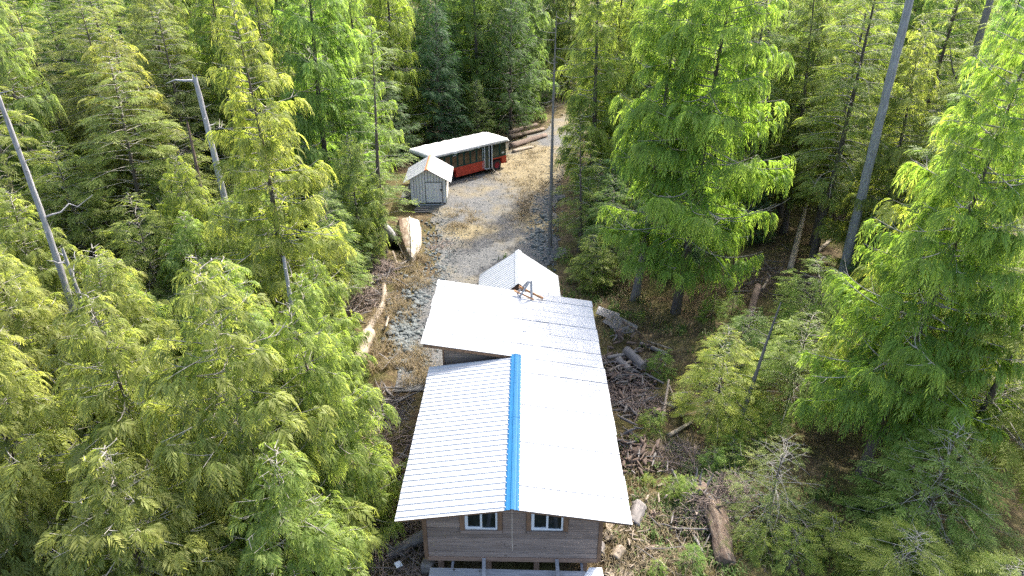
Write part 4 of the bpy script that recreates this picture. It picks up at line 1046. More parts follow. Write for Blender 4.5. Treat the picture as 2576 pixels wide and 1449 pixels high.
# ------------------------------------------------------------------ dead standing trunks
def snag(name, px, py, H, r0, label, lean=(0,0), limbs=(), mat='snag', bend=0.01, top=0.35, xy=None, seed=1, jag=True):
    rg = np.random.default_rng(seed); x, y = xy or G(px, py)
    e = empty(name, (x, y, z1(x,y)), (R(lean[1]), R(lean[0]), 0), label, 'dead tree')
    me, pth = trunk_mesh('trunk', H, r0, rg, bend, top, n=14, q=30, flare=0.35, rough=0.07)
    if jag:
        co = np.zeros(len(me.vertices)*3, np.float32); me.vertices.foreach_get('co', co); co = co.reshape(-1,3)
        co[-15:-1, 2] += rg.uniform(-0.1, 0.35, 14)*r0*3; me.vertices.foreach_set('co', co.ravel())
    me.materials.append(M[mat]); link('trunk', me, None, e)
    rq = random.Random(seed); limbs = list(limbs)+[(rq.uniform(0.2,0.97), rq.uniform(0,360), rq.uniform(0.15,0.5), rq.uniform(-0.2,0.5), 0, 0.025) for _ in range(9)]
    for h, az, ln, up, curl, r in limbs:
        a = R(az); p0 = Vector(np.array([np.interp(h*H, pth[:,2], pth[:,k]) for k in range(3)]))
        pts = []; rr = []
        for k in range(7):
            t = k/6; pts.append(p0+Vector((math.cos(a)*ln*t, math.sin(a)*ln*t, ln*(up*t+curl*t*t)))+Vector(rg.normal(0,0.03*ln,3))*min(1,t*3)); rr.append(r*(1-0.85*t))
        MB().tube(pts, rr, 5).build('limb', M[mat], e, smooth=True)
    return e
snag('leaning_snag', 150, 690, 13.0, 0.15, 'long grey dead trunk leaning at the left frame edge', (0,0), xy=(-17.65,24.0), seed=3, limbs=((0.9,0,0.6,0.3,0,0.03),(0.55,40,1.8,0.1,0.2,0.05)))
x, y = G(560, 640); 
snag('broken_snag', 0, 0, 10.9, 0.19, 'broken-topped grey snag with a curled side branch, left of the tall yellow cedar', (-2.5,0), xy=(-13.75,31.5), seed=4, top=0.5, limbs=((0.985,170,1.4,0.25,-0.25,0.08),(0.8,60,0.5,0.1,0,0.04)))
snag('thin_snag', 0, 0, 9.0, 0.13, 'thin reddish dead stem left of the broken-topped snag', (-1,0), xy=(-15.0,31.6), seed=5, mat='log_brown', limbs=((0.9,20,0.4,0.2,0,0.03),(0.78,200,0.4,0.1,0,0.03)))
rs = random.Random(8)
snag('thin_dead_tree', 1383, 625, 13.2, 0.125, 'tall thin dead tree with bare curled limbs at the right road edge', (0,0), seed=6, mat='bark_grey', top=0.12, bend=0.004, jag=False,
     limbs=[(0.60+0.4*k/13*0.95, rs.uniform(0,360), rs.uniform(0.7,2.0)*(1.15-0.35*k/13), rs.uniform(-0.35,0.1), rs.uniform(0.1,0.55), 0.022) for k in range(14)]
          +[(0.3,0,0.9,-0.3,0.2,0.015),(0.22,190,0.8,0.1,0,0.015),(0.45,30,0.9,0.1,0,0.015),(0.38,170,1.0,0.0,0.1,0.015)])
snag('great_snag', 2110, 735, 18.0, 0.26, 'great silver-grey dead trunk rising through the right side', (0,0), seed=7, top=0.5, bend=0.004)
snag('thin_pole', 1850, 1090, 5.6, 0.10, 'thin bare dead pole slanting beside the lone young hemlock', (8,0), seed=8, mat='bark_grey', top=0.2, jag=False, limbs=((0.75,180,0.7,0.4,0,0.015),(0.85,20,0.3,0.2,0,0.012)))
snag('far_snag', 1650, 330, 19.0, 0.36, 'pale bare far trunk showing above the slender cedars', (0,0), xy=(13.4,63.0), seed=9, top=0.5, bend=0.004)
snag('twisted_snag', 0, 0, 15.5, 0.30, 'forked dark dead trunk right of the great silver trunk', (3,0), xy=(23.0,36.0), seed=12, top=0.4, bend=0.02, mat='bark_grey', limbs=((0.5,20,3.0,0.9,0.3,0.16),(0.62,200,2.0,0.6,0.4,0.1)))
snag('short_snag', 0, 0, 6.4, 0.11, 'pale stub of a dead stem among the cedars left of the wing roof', (0,0), xy=(-8.3,22.4), seed=13, top=0.5)
snag('left_snag', 0, 0, 6.0, 0.12, 'short forked dead stem beside the leaning dead trunk', (-2,0), xy=(-16.9,23.8), seed=14, top=0.4, limbs=((0.8,100,0.9,0.8,0,0.05),(0.9,250,0.7,0.6,0,0.04)))
snag('corner_trunk', 2530, 1465, 3.0, 0.2, 'grey trunk slanting in the bottom right corner', (16,0), xy=(14.35,13.5), seed=15, top=0.6, mat='bark_grey')

# ------------------------------------------------------------------ logs, stumps, rocks, brush
rl = random.Random(31)
def log(px0, py0, px1, py1, r0, r1, label, mat='log_brown', name='log', lift=0.0, cat='log', zz=None, lift2=None, sides=14, sag=0.02, bend=0.0, stubs=0, sink=0.75):
    x0, y0 = G(px0, py0, zz or 0.1); x1, y1 = G(px1, py1, zz or 0.1)
    a = Vector((x0, y0, z1(x0,y0)+r0*sink+lift)); b = Vector((x1, y1, z1(x1,y1)+r1*sink+(lift if lift2 is None else lift2)))
    d = b-a; n = 9; pts = []; rr = []
    for k in range(n):
        t = k/(n-1); pts.append(d*t+Vector((-d.y, d.x, 0)).normalized()*(bend*math.sin(t*math.pi*1.4))+Vector((rl.uniform(-1,1), rl.uniform(-1,1), rl.uniform(-1,1)))*sag*r0*2); rr.append((r0+(r1-r0)*t)*rl.uniform(0.92,1.08))
    # build along local z so the grain follows the log
    q = d.to_track_quat('Z', 'Y'); qi = q.inverted()
    m = MB().tube([qi @ p for p in pts], rr, sides, jit=0.2, rnd=rl)
    for _ in range(stubs):
        t = rl.uniform(0.1,0.9); an = rl.uniform(0,6.28); c = qi @ (d*t); rr0 = r0+(r1-r0)*t; dv = Vector((math.cos(an), math.sin(an), rl.uniform(0,0.6)))
        m.tube([c+dv*rr0*0.7, c+dv*(rr0*1.1+rl.uniform(0.05,0.3))], [rr0*0.16, rr0*0.07], 5)
    o = m.build(name, M[mat], loc=a); o.rotation_euler = q.to_euler()
    me = o.data; me.polygons.foreach_set('use_smooth', np.array([len(p.vertices) == 4 for p in me.polygons]))
    tag(o, label, cat); return o
log(1285,372, 1372,342, 0.27, 0.22, 'thick dark log in front of the pile behind the bus', 'log_brown')
log(1282,352, 1368,326, 0.25, 0.18, 'grey-brown log on the middle of the pile behind the bus', 'log_rotten', lift=0.15)
log(1275,345, 1350,318, 0.22, 0.13, 'uppermost long log of the pile behind the bus', 'log_brown', lift=0.4)
log(1290,382, 1340,370, 0.16, 0.13, 'short mossy log at the foot of the log pile', 'log_pale')
log(966,722, 930,850, 0.11, 0.16, 'long pale bleached log left of the road by the wing roof', 'log_pale', bend=0.22, stubs=5, sink=0.5)
log(1030,655, 945,715, 0.09, 0.11, 'thin grey log running from the skiff towards the brush', 'log_grey')
log(930,845, 900,915, 0.28, 0.24, 'thick pale rotten log end below the bleached log', 'log_pale')
log(988,628, 1000,668, 0.07, 0.05, 'short pale bare branch beside the skiff', 'log_pale')
log(978,795, 972,840, 0.05, 0.05, 'slim upright stick beside the bleached log', 'log_pale', lift2=0.35)
log(945,1062, 995,1022, 0.09, 0.08, 'split pale board-like log left of the cabin roof', 'log_pale')
log(925,1058, 965,1035, 0.07, 0.05, 'thin grey stick behind the split pale log', 'log_grey')
log(985,1195, 1000,1160, 0.22, 0.22, 'cut grey-brown block left of the left roof eave', 'log_brown', cat='log block')
log(975,1395, 1085,1355, 0.13, 0.17, 'curved grey driftwood log against the cabin left corner', 'log_grey', lift2=0.3)
log(1062,1425, 1086,1428, 0.20, 0.19, 'short round log left of the porch planks', 'log_grey', cat='log round')
log(870,1330, 935,1310, 0.26, 0.22, 'pale bare log half hidden by the low cedar left of the cabin', 'log_grey')
# right of the cabin
log(1575,885, 1620,922, 0.20, 0.17, 'upper of two cut grey logs on the debris heap right of the roof', 'log_grey', lift=0.25)
log(1555,900, 1585,925, 0.19, 0.17, 'lower of two cut grey logs on the debris heap right of the roof', 'log_grey', lift=0.15)
log(1540,930, 1575,935, 0.14, 0.12, 'short brown log piece on the debris heap near the roof', 'log_brown', lift=0.1)
log(1530,925, 1590,905, 0.07, 0.05, 'splintered pale stick across the debris heap', 'log_pale', lift=0.25)
log(1527,900, 1600,885, 0.08, 0.06, 'long grey stick at the top of the debris heap', 'log_grey', lift=0.25)
log(1622,925, 1672,950, 0.06, 0.05, 'grey stick running down from the cut logs', 'log_grey', lift=0.1)
log(1670,1040, 1682,962, 0.075, 0.05, 'pale bare pole standing out of the debris heap', 'log_pale', lift2=0.45)
log(1700,1005, 1685,955, 0.045, 0.03, 'thin pale stick beside the bare pole', 'log_pale', lift=0.1)
log(1682,1088, 1745,1048, 0.07, 0.05, 'pale broken branch pointing at the lone young hemlock', 'log_pale', lift=0.05)
log(1612,855, 1680,880, 0.11, 0.08, 'weathered grey log lying in the grass above the debris heap', 'log_grey')
log(1630,850, 1690,872, 0.045, 0.03, 'slim pale stick beside the weathered grey log', 'log_pale', lift=0.12)
log(1560,1105, 1620,1100, 0.08, 0.06, 'brown stick by the middle of the right eave', 'log_brown')
log(1775,1262, 1835,1425, 0.34, 0.27, 'large mossy fallen trunk in the lower right clearing', 'log_rotten', sides=18, bend=0.12, stubs=7, sink=0.45)
log(1590,1328, 1608,1282, 0.20, 0.22, 'big upright grey stump block at the right front roof corner', 'log_grey', lift=0.0, lift2=0.15, cat='stump')
log(1545,1405, 1562,1382, 0.19, 0.18, 'cut pale firewood round right of the cabin corner', 'log_pale', cat='log round')
log(1508,1395, 1510,1368, 0.16, 0.15, 'grey firewood round against the cabin right corner', 'log_grey', cat='log round')
log(1520,1348, 1540,1318, 0.08, 0.09, 'split pale firewood stick beside the cabin corner trim', 'log_pale')
log(1616,1378, 1672,1362, 0.10, 0.09, 'reddish short log in the dry grass, lower right', 'log_brown')
log(1690,1395, 1735,1418, 0.10, 0.09, 'cut brown log piece pointing down right, lower right', 'log_brown')
log(1632,1385, 1680,1449, 0.055, 0.06, 'long thin brown pole on the straw, bottom edge', 'log_brown')
log(1612,1408, 1650,1404, 0.13, 0.11, 'stubby rotten log on the straw, bottom edge', 'log_brown')
log(1745,1330, 1772,1385, 0.045, 0.03, 'thin grey branch left of the large fallen trunk', 'log_grey', lift=0.1)
log(1690,1180, 1720,1250, 0.035, 0.03, 'bent bare grey stem in the brush below the pale broken branch', 'log_grey', lift=0.15)
log(1605,1345, 1640,1368, 0.05, 0.05, 'weathered root leg beside the big stump block', 'log_pale')
log(1985,690, 2018,560, 0.17, 0.12, 'pale barkless log leaning in the sunlit gap, right', 'log_pale', lift2=1.6)
log(2040,650, 2100,600, 0.13, 0.10, 'pale log lying behind the leaning barkless log', 'log_pale')
log(1880,820, 1900,760, 0.17, 0.15, 'dark rotten standing stump right of the lone young hemlock', 'log_brown', lift2=0.9, cat='stump')
log(1935,705, 1915,735, 0.07, 0.05, 'bent pale root in the sunlit gap', 'log_pale')
log(1930,1330, 2000,1390, 0.09, 0.07, 'grey-brown log below the sparse conifer', 'log_brown')
for k, (px, py, rz, sx, sy, lb) in enumerate(((1565,1430,10,0.30,0.24,'pale flat board piece right of the porch'),(1535,1440,-20,0.14,0.13,'small pale offcut beside the porch end'),
      (1072,1395,0,0.001,0.001,''),(1600,1420,5,0.16,0.12,'pale board offcut on the straw right of the porch'))):
    if not lb: continue
    x, y = G(px, py); o = MB().box(-sx,sx,-sy,sy,0,0.035).build('board_piece', M['log_pale'], loc=(x,y,z1(x,y)+0.05), rot=(R(4),R(-3),R(rz))); tag(o, lb, 'board')
x, y = G(1003, 1432); o = MB().box(-0.1,0.1,-0.09,0.09,0,0.02).build('metal_plate', M['frame_white'], loc=(x,y,z1(x,y)+0.2), rot=(R(15),R(10),R(40))); tag(o, 'small pale metal plate in the shade left of the porch', 'plate')
for px, py, rz, sx, sy, lb, mt in ((1528,800,-20,0.55,0.32,'dull grey metal sheet on the ground beyond the right eave','tin'),(1560,822,-35,0.75,0.45,'brown weathered plywood sheet beside the grey metal sheet','log_grey')):
    x, y = G(px, py); o = MB().box(-sx,sx,-sy,sy,0,0.03).build('sheet', M[mt], loc=(x,y,z1(x,y)+0.16), rot=(R(8),R(12),R(rz))); tag(o, lb, 'sheet')
for k, (px, py, s) in enumerate(((1527,1330,0.07),(1533,1345,0.08),(1540,1360,0.07),(1528,1362,0.06),(1548,1350,0.06))):
    x, y = G(px, py); o = MB().box(-s,s,-s*1.6,s*1.6,-s,s).build('split_firewood', M['log_pale'], loc=(x,y,z1(x,y)+0.09), rot=(R(20*k),R(15),R(50*k)), bevel=0.01)
    tag(o, 'small split firewood chunk in the little heap by the cabin right corner', 'firewood', 'split firewood heap')

# root wads: stumps with radiating roots
def rootwad(px, py, r, label, mat='log_grey', n=13, seed=1):
    rr = random.Random(seed); x, y = G(px, py); e = empty('root_stump', (x, y, z1(x,y)), (0,0,0), label, 'stump')
    MB().tube([(0,0,-0.1),(0.05,0,r*0.5),(0,0.04,r*0.95)], [r*0.55,r*0.45,r*0.4], 9, jit=0.2, rnd=rr).build('stump_core', M['log_brown'], e)
    for k in range(n):
        a = rr.uniform(0,6.28); el = rr.uniform(-0.1,1.1); ln = r*rr.uniform(0.9,1.7); d = Vector((math.cos(a)*math.cos(el), math.sin(a)*math.cos(el), math.sin(el)))
        p = [Vector((0,0,r*0.45))+d*(ln*t/5)+Vector((rr.uniform(-1,1),rr.uniform(-1,1),rr.uniform(-1,1)))*0.05*r*t for t in range(6)]
        MB().tube(p, [r*0.13*(1-t/6.2) for t in range(6)], 5, jit=0.2, rnd=rr).build('root', M[mat], e)
rootwad(1555,848, 0.45, 'grey split root stump beyond the right eave', seed=2)
rootwad(1705,1025, 0.48, 'bleached root stump beside the bare pole', seed=3, n=16)
rootwad(1655,1035, 0.35, 'low dark root stump at the foot of the bare pole', 'log_brown', seed=4)
rootwad(1760,1255, 0.5, 'upturned root end of the large fallen trunk', 'log_grey', seed=5, n=16)
rootwad(1580,1165, 0.35, 'reddish broken root stump by the right eave', 'log_brown', seed=6)
rootwad(1640,1300, 0.28, 'small rotten stump in the grass right of the stump block', 'log_brown', seed=7)
rootwad(2100,560, 0.5, 'red-brown stump in the sunlit gap at the right', 'log_brown', seed=8)

# brush piles: tangles of dead twigs nobody could count
def chips(boxes, n, label, seed, mat, ln=(0.25,0.9), th=(0.02,0.07)):
    rg = np.random.default_rng(seed); out = []; tot = sum(b[4] for b in boxes)
    for x0,x1,y0,y1,wt in boxes:
        m_ = int(n*wt/tot); px = rg.normal((x0+x1)/2,(x1-x0)*0.28,m_); py = rg.normal((y0+y1)/2,(y1-y0)*0.28,m_); out += [G(a,b) for a,b in zip(px,py)]
    p = np.array(out); n = len(p); a = rg.normal(0.5, 1.0, n); el = rg.normal(0, 0.25, n); L_ = rg.uniform(*ln, n)
    d = np.stack([np.cos(a)*np.cos(el), np.sin(a)*np.cos(el), np.sin(el)],1)
    c = np.stack([p[:,0], p[:,1], zg(p[:,0],p[:,1])+rg.uniform(0.03,0.35,n)],1)
    t = np.linspace(-0.5,0.5,4); P = c[:,None,:]+d[:,None,:]*(L_[:,None]*t[None])[:,:,None]+rg.normal(0,0.015,(n,4,3))
    P[:,:,2] = np.maximum(P[:,:,2], zg(P[:,:,0],P[:,:,1])+0.02)
    rr = rg.uniform(*th,n)[:,None]*np.array([0.55,1.0,0.95,0.4])[None]*rg.uniform(0.8,1.2,(n,4))
    V, F = tube_np(P, rr, 5); me = mesh_np('wood_debris', V, F); me.materials.append(M[mat])
    tag(link('wood_debris', me), label, 'debris', None, 'stuff')
chips([(1525,1640,890,960,4),(1540,1680,950,1060,2.5),(1550,1640,1090,1200,2)], 130, 'weathered grey splinters and branches heaped right of the roof', 1, 'log_grey')
chips([(1525,1640,900,980,3),(1560,1640,1100,1200,3),(1540,1620,830,900,1)], 110, 'reddish brown bark and rotten wood heaped right of the roof', 2, 'log_brown', (0.2,0.7), (0.03,0.09))
chips([(1520,1680,1330,1440,3),(1560,1720,1230,1330,1.2)], 90, 'pale wood chips and offcuts in the straw right of the cabin front', 3, 'log_pale', (0.12,0.45), (0.015,0.05))
chips([(900,1000,660,790,3),(920,1010,960,1080,2),(950,1050,1120,1400,2)], 120, 'dead branches and splinters on the bank left of the cabin', 4, 'log_grey', (0.4,1.6), (0.012,0.045))
chips([(1640,1800,1200,1440,2),(1820,2000,640,780,2)], 60, 'bare dead sticks over the lower right clearing', 5, 'log_grey', (0.5,1.6), (0.012,0.03))
def brush(px, py, rad, n, label, seed, hgt=0.5, rt=0.012, ln=(0.5,1.5), mat='twig', xy=None):
    rg = np.random.default_rng(seed); x, y = xy or G(px, py)
    a = rg.uniform(0, 6.28, n); r = rad*np.sqrt(rg.uniform(0, 1, n)); cx = x+r*np.cos(a); cy = y+r*np.sin(a)
    cz = zg(cx, cy)+rg.uniform(0.02, 1, n)**1.5*hgt*np.clip(1.1-r/rad, 0.1, 1)
    d = rg.normal(0, 1, (n,3)); d[:,2] *= 0.35; d /= np.linalg.norm(d, axis=1, keepdims=True)
    L_ = rg.uniform(*ln, n); q = 5; t = np.linspace(-0.5, 0.5, q)
    P = np.stack([cx,cy,cz],1)[:,None,:]+d[:,None,:]*(L_[:,None]*t[None,:])[:,:,None]
    bendv = rg.normal(0, 0.25, (n,3)); P += bendv[:,None,:]*(L_[:,None]*(t*t)[None,:])[:,:,None]
    P[:,:,2] = np.maximum(P[:,:,2], zg(P[:,:,0], P[:,:,1])+0.01)
    rr = (rt*rg.uniform(0.5, 1.8, n))[:,None]*np.linspace(1, 0.4, q)[None,:]
    V, F = tube_np(P, rr, 3)
    me = mesh_np('brush_pile', V, F); me.materials.append(M[mat]); o = link('brush_pile', me)
    tag(o, label, 'brush', None, 'stuff')
brush(930,690, 1.6, 620, 'tangle of dead grey branches left of the road below the spruce', 1, 0.9, 0.014)
brush(905,760, 1.3, 420, 'dead twig heap beside the bleached log', 2, 0.6, 0.013)
brush(1110,615, 0.9, 160, 'low scatter of twigs beside the skiff', 3, 0.25, 0.010, (0.3,0.8))
brush(1560,930, 1.4, 240, 'woody debris heap along the right eave', 4, 0.5, 0.020, (0.3,1.1), 'twig')
brush(1600,1000, 1.2, 260, 'tangle of dead branches right of the roof', 5, 0.6, 0.012)
brush(1715,1150, 1.0, 260, 'purple-grey dead brush below the pale broken branch', 6, 0.7, 0.008)
brush(1770,1290, 0.9, 420, 'dry twigs over the large fallen trunk', 7, 0.75, 0.008)
brush(1835,1240, 0.7, 260, 'dark dead bush right of the large fallen trunk', 8, 0.8, 0.008)
brush(1600,1150, 0.9, 120, 'reddish bark litter by the right eave', 9, 0.25, 0.022, (0.2,0.7), 'log_brown')
brush(1000,1380, 1.4, 420, 'dark twig litter by the cabin left corner', 10, 0.4, 0.014)
brush(960,1130, 1.4, 180, 'twig litter left of the left eave', 11, 0.3, 0.014, (0.4,1.2))
brush(960,1030, 1.2, 140, 'dry sticks left of the roof near the wing', 12, 0.25, 0.014, (0.4,1.2), 'log_grey')
brush(1640,1360, 1.6, 200, 'straw and chips on the ground right of the cabin front', 13, 0.15, 0.012, (0.15,0.5), 'log_pale')
brush(1940,1340, 1.5, 160, 'dead twigs below the sparse conifer', 14, 0.4, 0.008)
brush(1950,720, 2.2, 360, 'forest litter in the sunlit gap', 15, 0.3, 0.016, (0.5,1.6), 'log_brown')

# rocks
def rock_mesh(seed, sub=2):
    bm = bmesh.new(); bmesh.ops.create_icosphere(bm, subdivisions=sub, radius=1.0); rg = random.Random(seed)
    pl = [(Vector((rg.gauss(0,1), rg.gauss(0,1), rg.gauss(0,1))).normalized(), rg.uniform(0.5, 0.85)) for _ in range(9)]
    for v in bm.verts:
        p = v.co.copy()
        for nrm, dd in pl:
            e = p.dot(nrm)-dd
            if e > 0: p -= nrm*e*0.9
        v.co = Vector((p.x*1.15, p.y, p.z*0.8))
    me = bpy.data.meshes.new('boulder'); bm.to_mesh(me); bm.free(); me.materials.append(M['rock']); return me
rocks = [rock_mesh(k) for k in range(6)]
rr_ = random.Random(77)
def boulder(px, py, s, label, group=None):
    x, y = G(px, py); o = bpy.data.objects.new('boulder', rr_.choice(rocks)); C.objects.link(o)
    o.location = (x, y, z1(x,y)+s*0.35); o.scale = (s*rr_.uniform(0.8,1.2), s*rr_.uniform(0.8,1.2), s*rr_.uniform(0.7,1.1))
    o.rotation_euler = (rr_.uniform(-0.5,0.5), rr_.uniform(-0.5,0.5), rr_.uniform(0,6.28)); tag(o, label, 'rock', group)
boulder(1018,925, 0.26, 'pale angular boulder left of the left roof corner')
boulder(1028,895, 0.30, 'largest green-grey boulder by the wing roof corner')
boulder(1050,893, 0.20, 'grey boulder right of the largest green-grey boulder')
boulder(1018,870, 0.18, 'boulder just above the largest green-grey boulder')
boulder(985,772, 0.24, 'dark boulder half sunk beside the slim upright stick')
boulder(1084,880, 0.12, 'small white rock beside the wing roof corner')
for k in range(26):
    t = rr_.random(); px = 1060-75*t+rr_.uniform(-28,28)-(30 if t > 0.6 else 0)*0; py = 745+130*t+rr_.uniform(-12,12)
    boulder(px, py, rr_.uniform(0.12,0.22), 'grey rock in the rubble bank left of the wing roof', 'rubble rocks left of the wing roof')
for k in range(18):
    px = rr_.uniform(1335,1378); py = rr_.uniform(545,640)
    boulder(px, py, rr_.uniform(0.14,0.24), 'blue-grey rock in the rubble by the thin dead tree', 'rubble rocks by the thin dead tree')
# rubble: countless broken stones on the banks of the road
def rubble(boxes, n, smin, smax, label, seed):
    rg = np.random.default_rng(seed); me0 = rock_mesh(50+seed, 1); nv = len(me0.vertices)
    co = np.zeros(nv*3, np.float32); me0.vertices.foreach_get('co', co); co = co.reshape(-1,3)
    fc = np.array([tuple(p.vertices) for p in me0.polygons])
    p = pxy(boxes, n, rg); n = len(p); sz = smin+(smax-smin)*rg.uniform(0,1,n)**2.2
    a = rg.uniform(0,6.28,n); b = rg.uniform(-0.8,0.8,n)
    B = co[None]*sz[:,None,None]*rg.uniform(0.7,1.3,(n,1,3))
    x = B[:,:,0]*np.cos(b)[:,None]+B[:,:,2]*np.sin(b)[:,None]; z = -B[:,:,0]*np.sin(b)[:,None]+B[:,:,2]*np.cos(b)[:,None]; y = B[:,:,1]
    X_ = x*np.cos(a)[:,None]-y*np.sin(a)[:,None]+p[:,0:1]; Y_ = x*np.sin(a)[:,None]+y*np.cos(a)[:,None]+p[:,1:2]
    Z_ = z+(zg(p[:,0],p[:,1])+sz*0.3)[:,None]
    me = mesh_np('rubble', np.stack([X_,Y_,Z_],2).reshape(-1,3), (np.arange(n)[:,None,None]*nv+fc[None]).reshape(-1,3)); me.materials.append(M['rock'])
    tag(link('rubble', me), label, 'rubble', None, 'stuff')
def pxy(boxes, n, rg):
    out = []; tot = sum(b[4] for b in boxes)
    for x0,x1,y0,y1,wt in boxes:
        m_ = int(n*wt/tot); px = rg.normal((x0+x1)/2,(x1-x0)*0.30,m_); py = rg.normal((y0+y1)/2,(y1-y0)*0.30,m_); out += [G(a,b) for a,b in zip(px,py)]
    return np.array(out)
rubble([(1020,1085,690,770,2),(990,1060,760,850,3),(985,1075,840,910,3),(1000,1070,890,940,1.5)], 1500, 0.035, 0.17, 'bank of broken blue-grey rubble left of the wing roof', 1)
rubble([(1060,1130,560,650,3),(1080,1140,640,700,1.5)], 700, 0.03, 0.12, 'stony strip of rubble between the skiff and the road', 2)
rubble([(1330,1390,540,650,3),(1340,1400,480,550,1)], 900, 0.03, 0.15, 'blue-grey rubble slope by the thin dead tree', 3)
# loose gravel stones
n = 9000; rg = np.random.default_rng(5)
yy = rg.uniform(24.5, 62, n*2); l, r = road_lr(yy); ed = rg.uniform(0,1,n*2)
xx = np.where(ed < 0.35, l+np.abs(rg.normal(0,0.7,n*2)), np.where(ed < 0.7, r-np.abs(rg.normal(0,0.7,n*2)), l+(r-l)*rg.uniform(0,1,n*2)))
k = road_in(xx, yy) > -0.5; xx = xx[k][:n]; yy = yy[k][:n]; n = len(xx)
base = np.array([[1,0,0],[-1,0,0],[0,1,0],[0,-1,0],[0,0,1],[0,0,-1]],float); fc = np.array([[0,2,4],[2,1,4],[1,3,4],[3,0,4],[2,0,5],[1,2,5],[3,1,5],[0,3,5]])
s = rg.uniform(0.018, 0.055, n)*(0.6+0.8*rg.uniform(0,1,n)**2); an = rg.uniform(0,6.28,n)
B = base[None]*(s[:,None]*rg.uniform(0.6,1.3,(n,1)))[:,:,None]*rg.uniform(0.7,1.2,(n,6,1))
Bx = B[:,:,0]*np.cos(an)[:,None]-B[:,:,1]*np.sin(an)[:,None]; By = B[:,:,0]*np.sin(an)[:,None]+B[:,:,1]*np.cos(an)[:,None]
Vv = np.stack([Bx+xx[:,None], By+yy[:,None], B[:,:,2]*0.8+(zg(xx,yy)+0.055)[:,None]], 2).reshape(-1,3)
Ff = (np.arange(n)[:,None,None]*6+fc[None]).reshape(-1,3)
me = mesh_np('loose_stones', Vv, Ff); me.materials.append(M['rock']); o = link('loose_stones', me); tag(o, 'loose grey stones scattered over the gravel road', 'gravel', None, 'stuff')

# dry grass: tufts of arching blades
def grass(cx, cy, label, seed, hgt=(0.12,0.35), mat='grass_dry', wd=0.008, tuft=0.14, nper=16, name='dry_grass'):
    rg = np.random.default_rng(seed); nt2 = len(cx); n = nt2*nper
    x = np.repeat(cx, nper)+rg.normal(0, tuft, n); y = np.repeat(cy, nper)+rg.normal(0, tuft, n); z = zg(x, y)+0.02
    a = rg.uniform(0, 6.28, n); h = rg.uniform(*hgt, n); ln = h*rg.uniform(0.5, 1.8, n)
    d = np.stack([np.cos(a), np.sin(a)], 1); wv = np.stack([-d[:,1], d[:,0]], 1)*wd*rg.uniform(0.6,1.6,(n,1))
    P0 = np.stack([x,y,z],1); mid = P0+np.stack([d[:,0]*ln*0.4, d[:,1]*ln*0.4, h],1); tip = P0+np.stack([d[:,0]*ln, d[:,1]*ln, h*rg.uniform(0.2,0.9,n)],1)
    W3 = np.concatenate([wv, np.zeros((n,1))],1)
    V = np.stack([P0-W3, P0+W3, mid+W3*0.8, mid-W3*0.8, tip+W3*0.15, tip-W3*0.15],1).reshape(-1,3)
    b6 = np.arange(n)*6; F = np.concatenate([np.stack([b6,b6+1,b6+2,b6+3],1), np.stack([b6+3,b6+2,b6+4,b6+5],1)])
    rd = np.repeat(np.repeat(rg.uniform(0,1,nt2), nper), 6); tp = np.tile(np.array([0,0,0.6,0.6,1,1.0]), n)
    me = mesh_np(name, V, F, {'tip': tp, 'rnd': rd}); me.materials.append(M[mat]); o = link(name, me); tag(o, label, 'grass', None, 'stuff')
def scatter(n, fn, seed):
    rg = np.random.default_rng(seed); return fn(rg, n)
rg = np.random.default_rng(9)
def pxy(boxes, n, rg):
    out = []
    tot = sum(b[4] for b in boxes)
    for x0,x1,y0,y1,wt in boxes:
        m_ = int(n*wt/tot); px = rg.normal((x0+x1)/2,(x1-x0)*0.30,m_); py = rg.normal((y0+y1)/2,(y1-y0)*0.30,m_); kk = vnoise(px/22, py/22, 41) > 0.42; px = px[kk]; py = py[kk]; out += [G(a,b) for a,b in zip(px,py)]
    return np.array(out)
p = pxy([(1130,1200,535,580,3),(1290,1350,500,560,2.0),(1270,1400,440,510,2.5),(1250,1410,340,440,4),(1180,1260,440,470,1)], 750, rg)
grass(p[:,0], p[:,1], 'straw-coloured dead grass tufts on the gravel yard', 2, (0.06,0.22), tuft=0.16, nper=15)
p = pxy([(1000,1085,640,740,3),(960,1030,720,830,3),(1000,1080,890,980,3),(930,1000,820,960,1.5)], 420, rg)
grass(p[:,0], p[:,1], 'dry straw grass on the bank left of the road', 3, (0.12,0.40), tuft=0.15, nper=18)
p = pxy([(1500,1720,760,900,3),(1560,1760,1000,1300,2.2),(1520,1780,1310,1449,4),(1480,1620,690,760,1.2),(1760,1990,650,780,1.5)], 620, rg)
grass(p[:,0], p[:,1], 'dry straw grass in the clearing right of the cabin', 4, (0.10,0.34), tuft=0.16, nper=16)
p = pxy([(1540,1900,1050,1449,3),(1400,1700,640,800,1.5),(1700,2100,780,900,1),(1900,2300,1250,1449,2)], 900, rg)
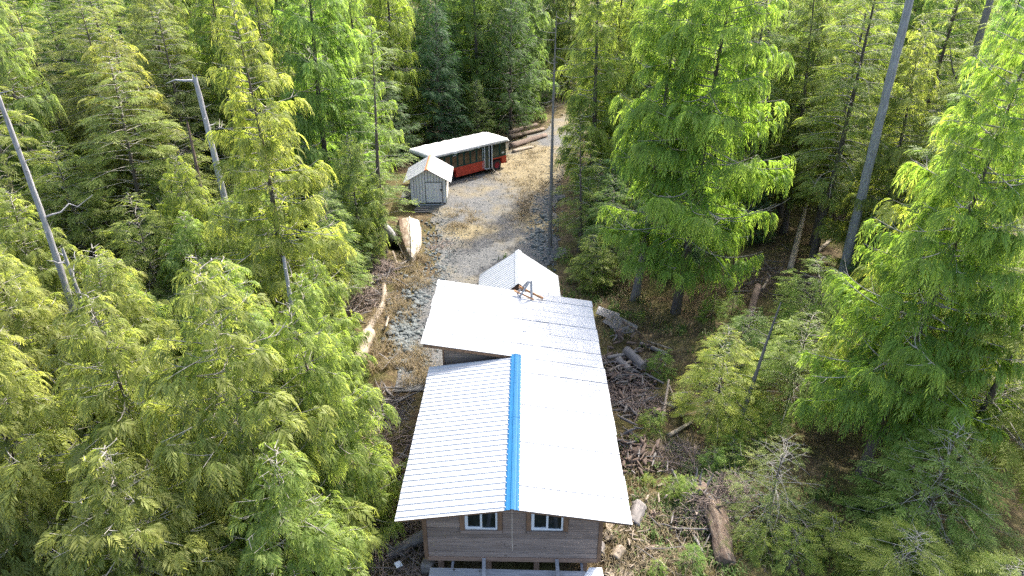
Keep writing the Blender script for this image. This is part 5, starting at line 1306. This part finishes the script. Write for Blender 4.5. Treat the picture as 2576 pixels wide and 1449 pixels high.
grass(p[:,0], p[:,1], 'low green ground plants in the clearing right of the cabin', 5, (0.08,0.25), 'fern', 0.02, 0.18, 14, 'ground_plants')

# small saplings and leafy plants one can pick out
sap = [(1660,925,1.0,'small green hemlock seedling on top of the debris heap'),(1640,1075,0.9,'low spreading seedling in front of the root stumps'),(1600,1110,0.45,'tiny seedling at the middle of the right eave'),
 (1725,1255,0.8,'seedling left of the upturned root end'),(1690,1250,0.75,'seedling in the grass right of the stump block'),(1890,1385,0.9,'bright green bush right of the large fallen trunk'),
 (1630,1215,0.40,'tiny bright fern-like seedling right of the roof'),(1790,1170,0.9,'lime green seedling below the thin dead pole'),(1840,1150,0.9,'green seedling left of the sparse conifer'),
 (1545,775,0.55,'seedling beyond the grey metal sheet'),(1610,800,0.5,'seedling in the grass near the leaning trunk foot'),(1480,700,0.9,'dark seedling right of the outbuilding roof'),
 (1510,720,0.8,'seedling between the outbuilding and the leaning trunk'),(1420,660,0.8,'pale seedling at the rubble by the thin dead tree'),(1790,800,1.1,'hemlock seedling right of the largest cedar foot'),
 (1840,790,1.0,'hemlock seedling behind the lone young hemlock'),(1740,1430,0.7,'seedling at the bottom edge left of the fallen trunk'),(1930,1060,1.2,'green sapling right of the thin dead pole foot'),
 (1880,1110,1.0,'sapling at the foot of the thin dead pole'),(1990,1430,1.2,'green sapling at the bottom edge, lower right'),(2080,1400,1.2,'green sapling left of the low corner hemlock'),
 (1650,1440,0.5,'tiny seedling on the straw at the bottom edge'),(985,1340,0.5,'seedling left of the cabin corner in shade'),
 (905,640,1.2,'sapling beside the slim hemlock trunk'),(960,660,0.6,'sapling at the edge of the brush tangle'),(2000,830,1.3,'sapling before the pale hemlock'),(1960,900,1.2,'sapling right of the lone young hemlock')]
for k, (px, py, s, lb) in enumerate(sap):
    x, y = G(px, py); tree('sapling', x, y, 1.15*s, 0.6*s, lb, 'hemlock_sapling', random.Random(k).choice([(1.2,1.3,0.85),(1.0,1.2,0.8),(1.35,1.3,0.85)]), cat='sapling')
print('trees', tree_n)
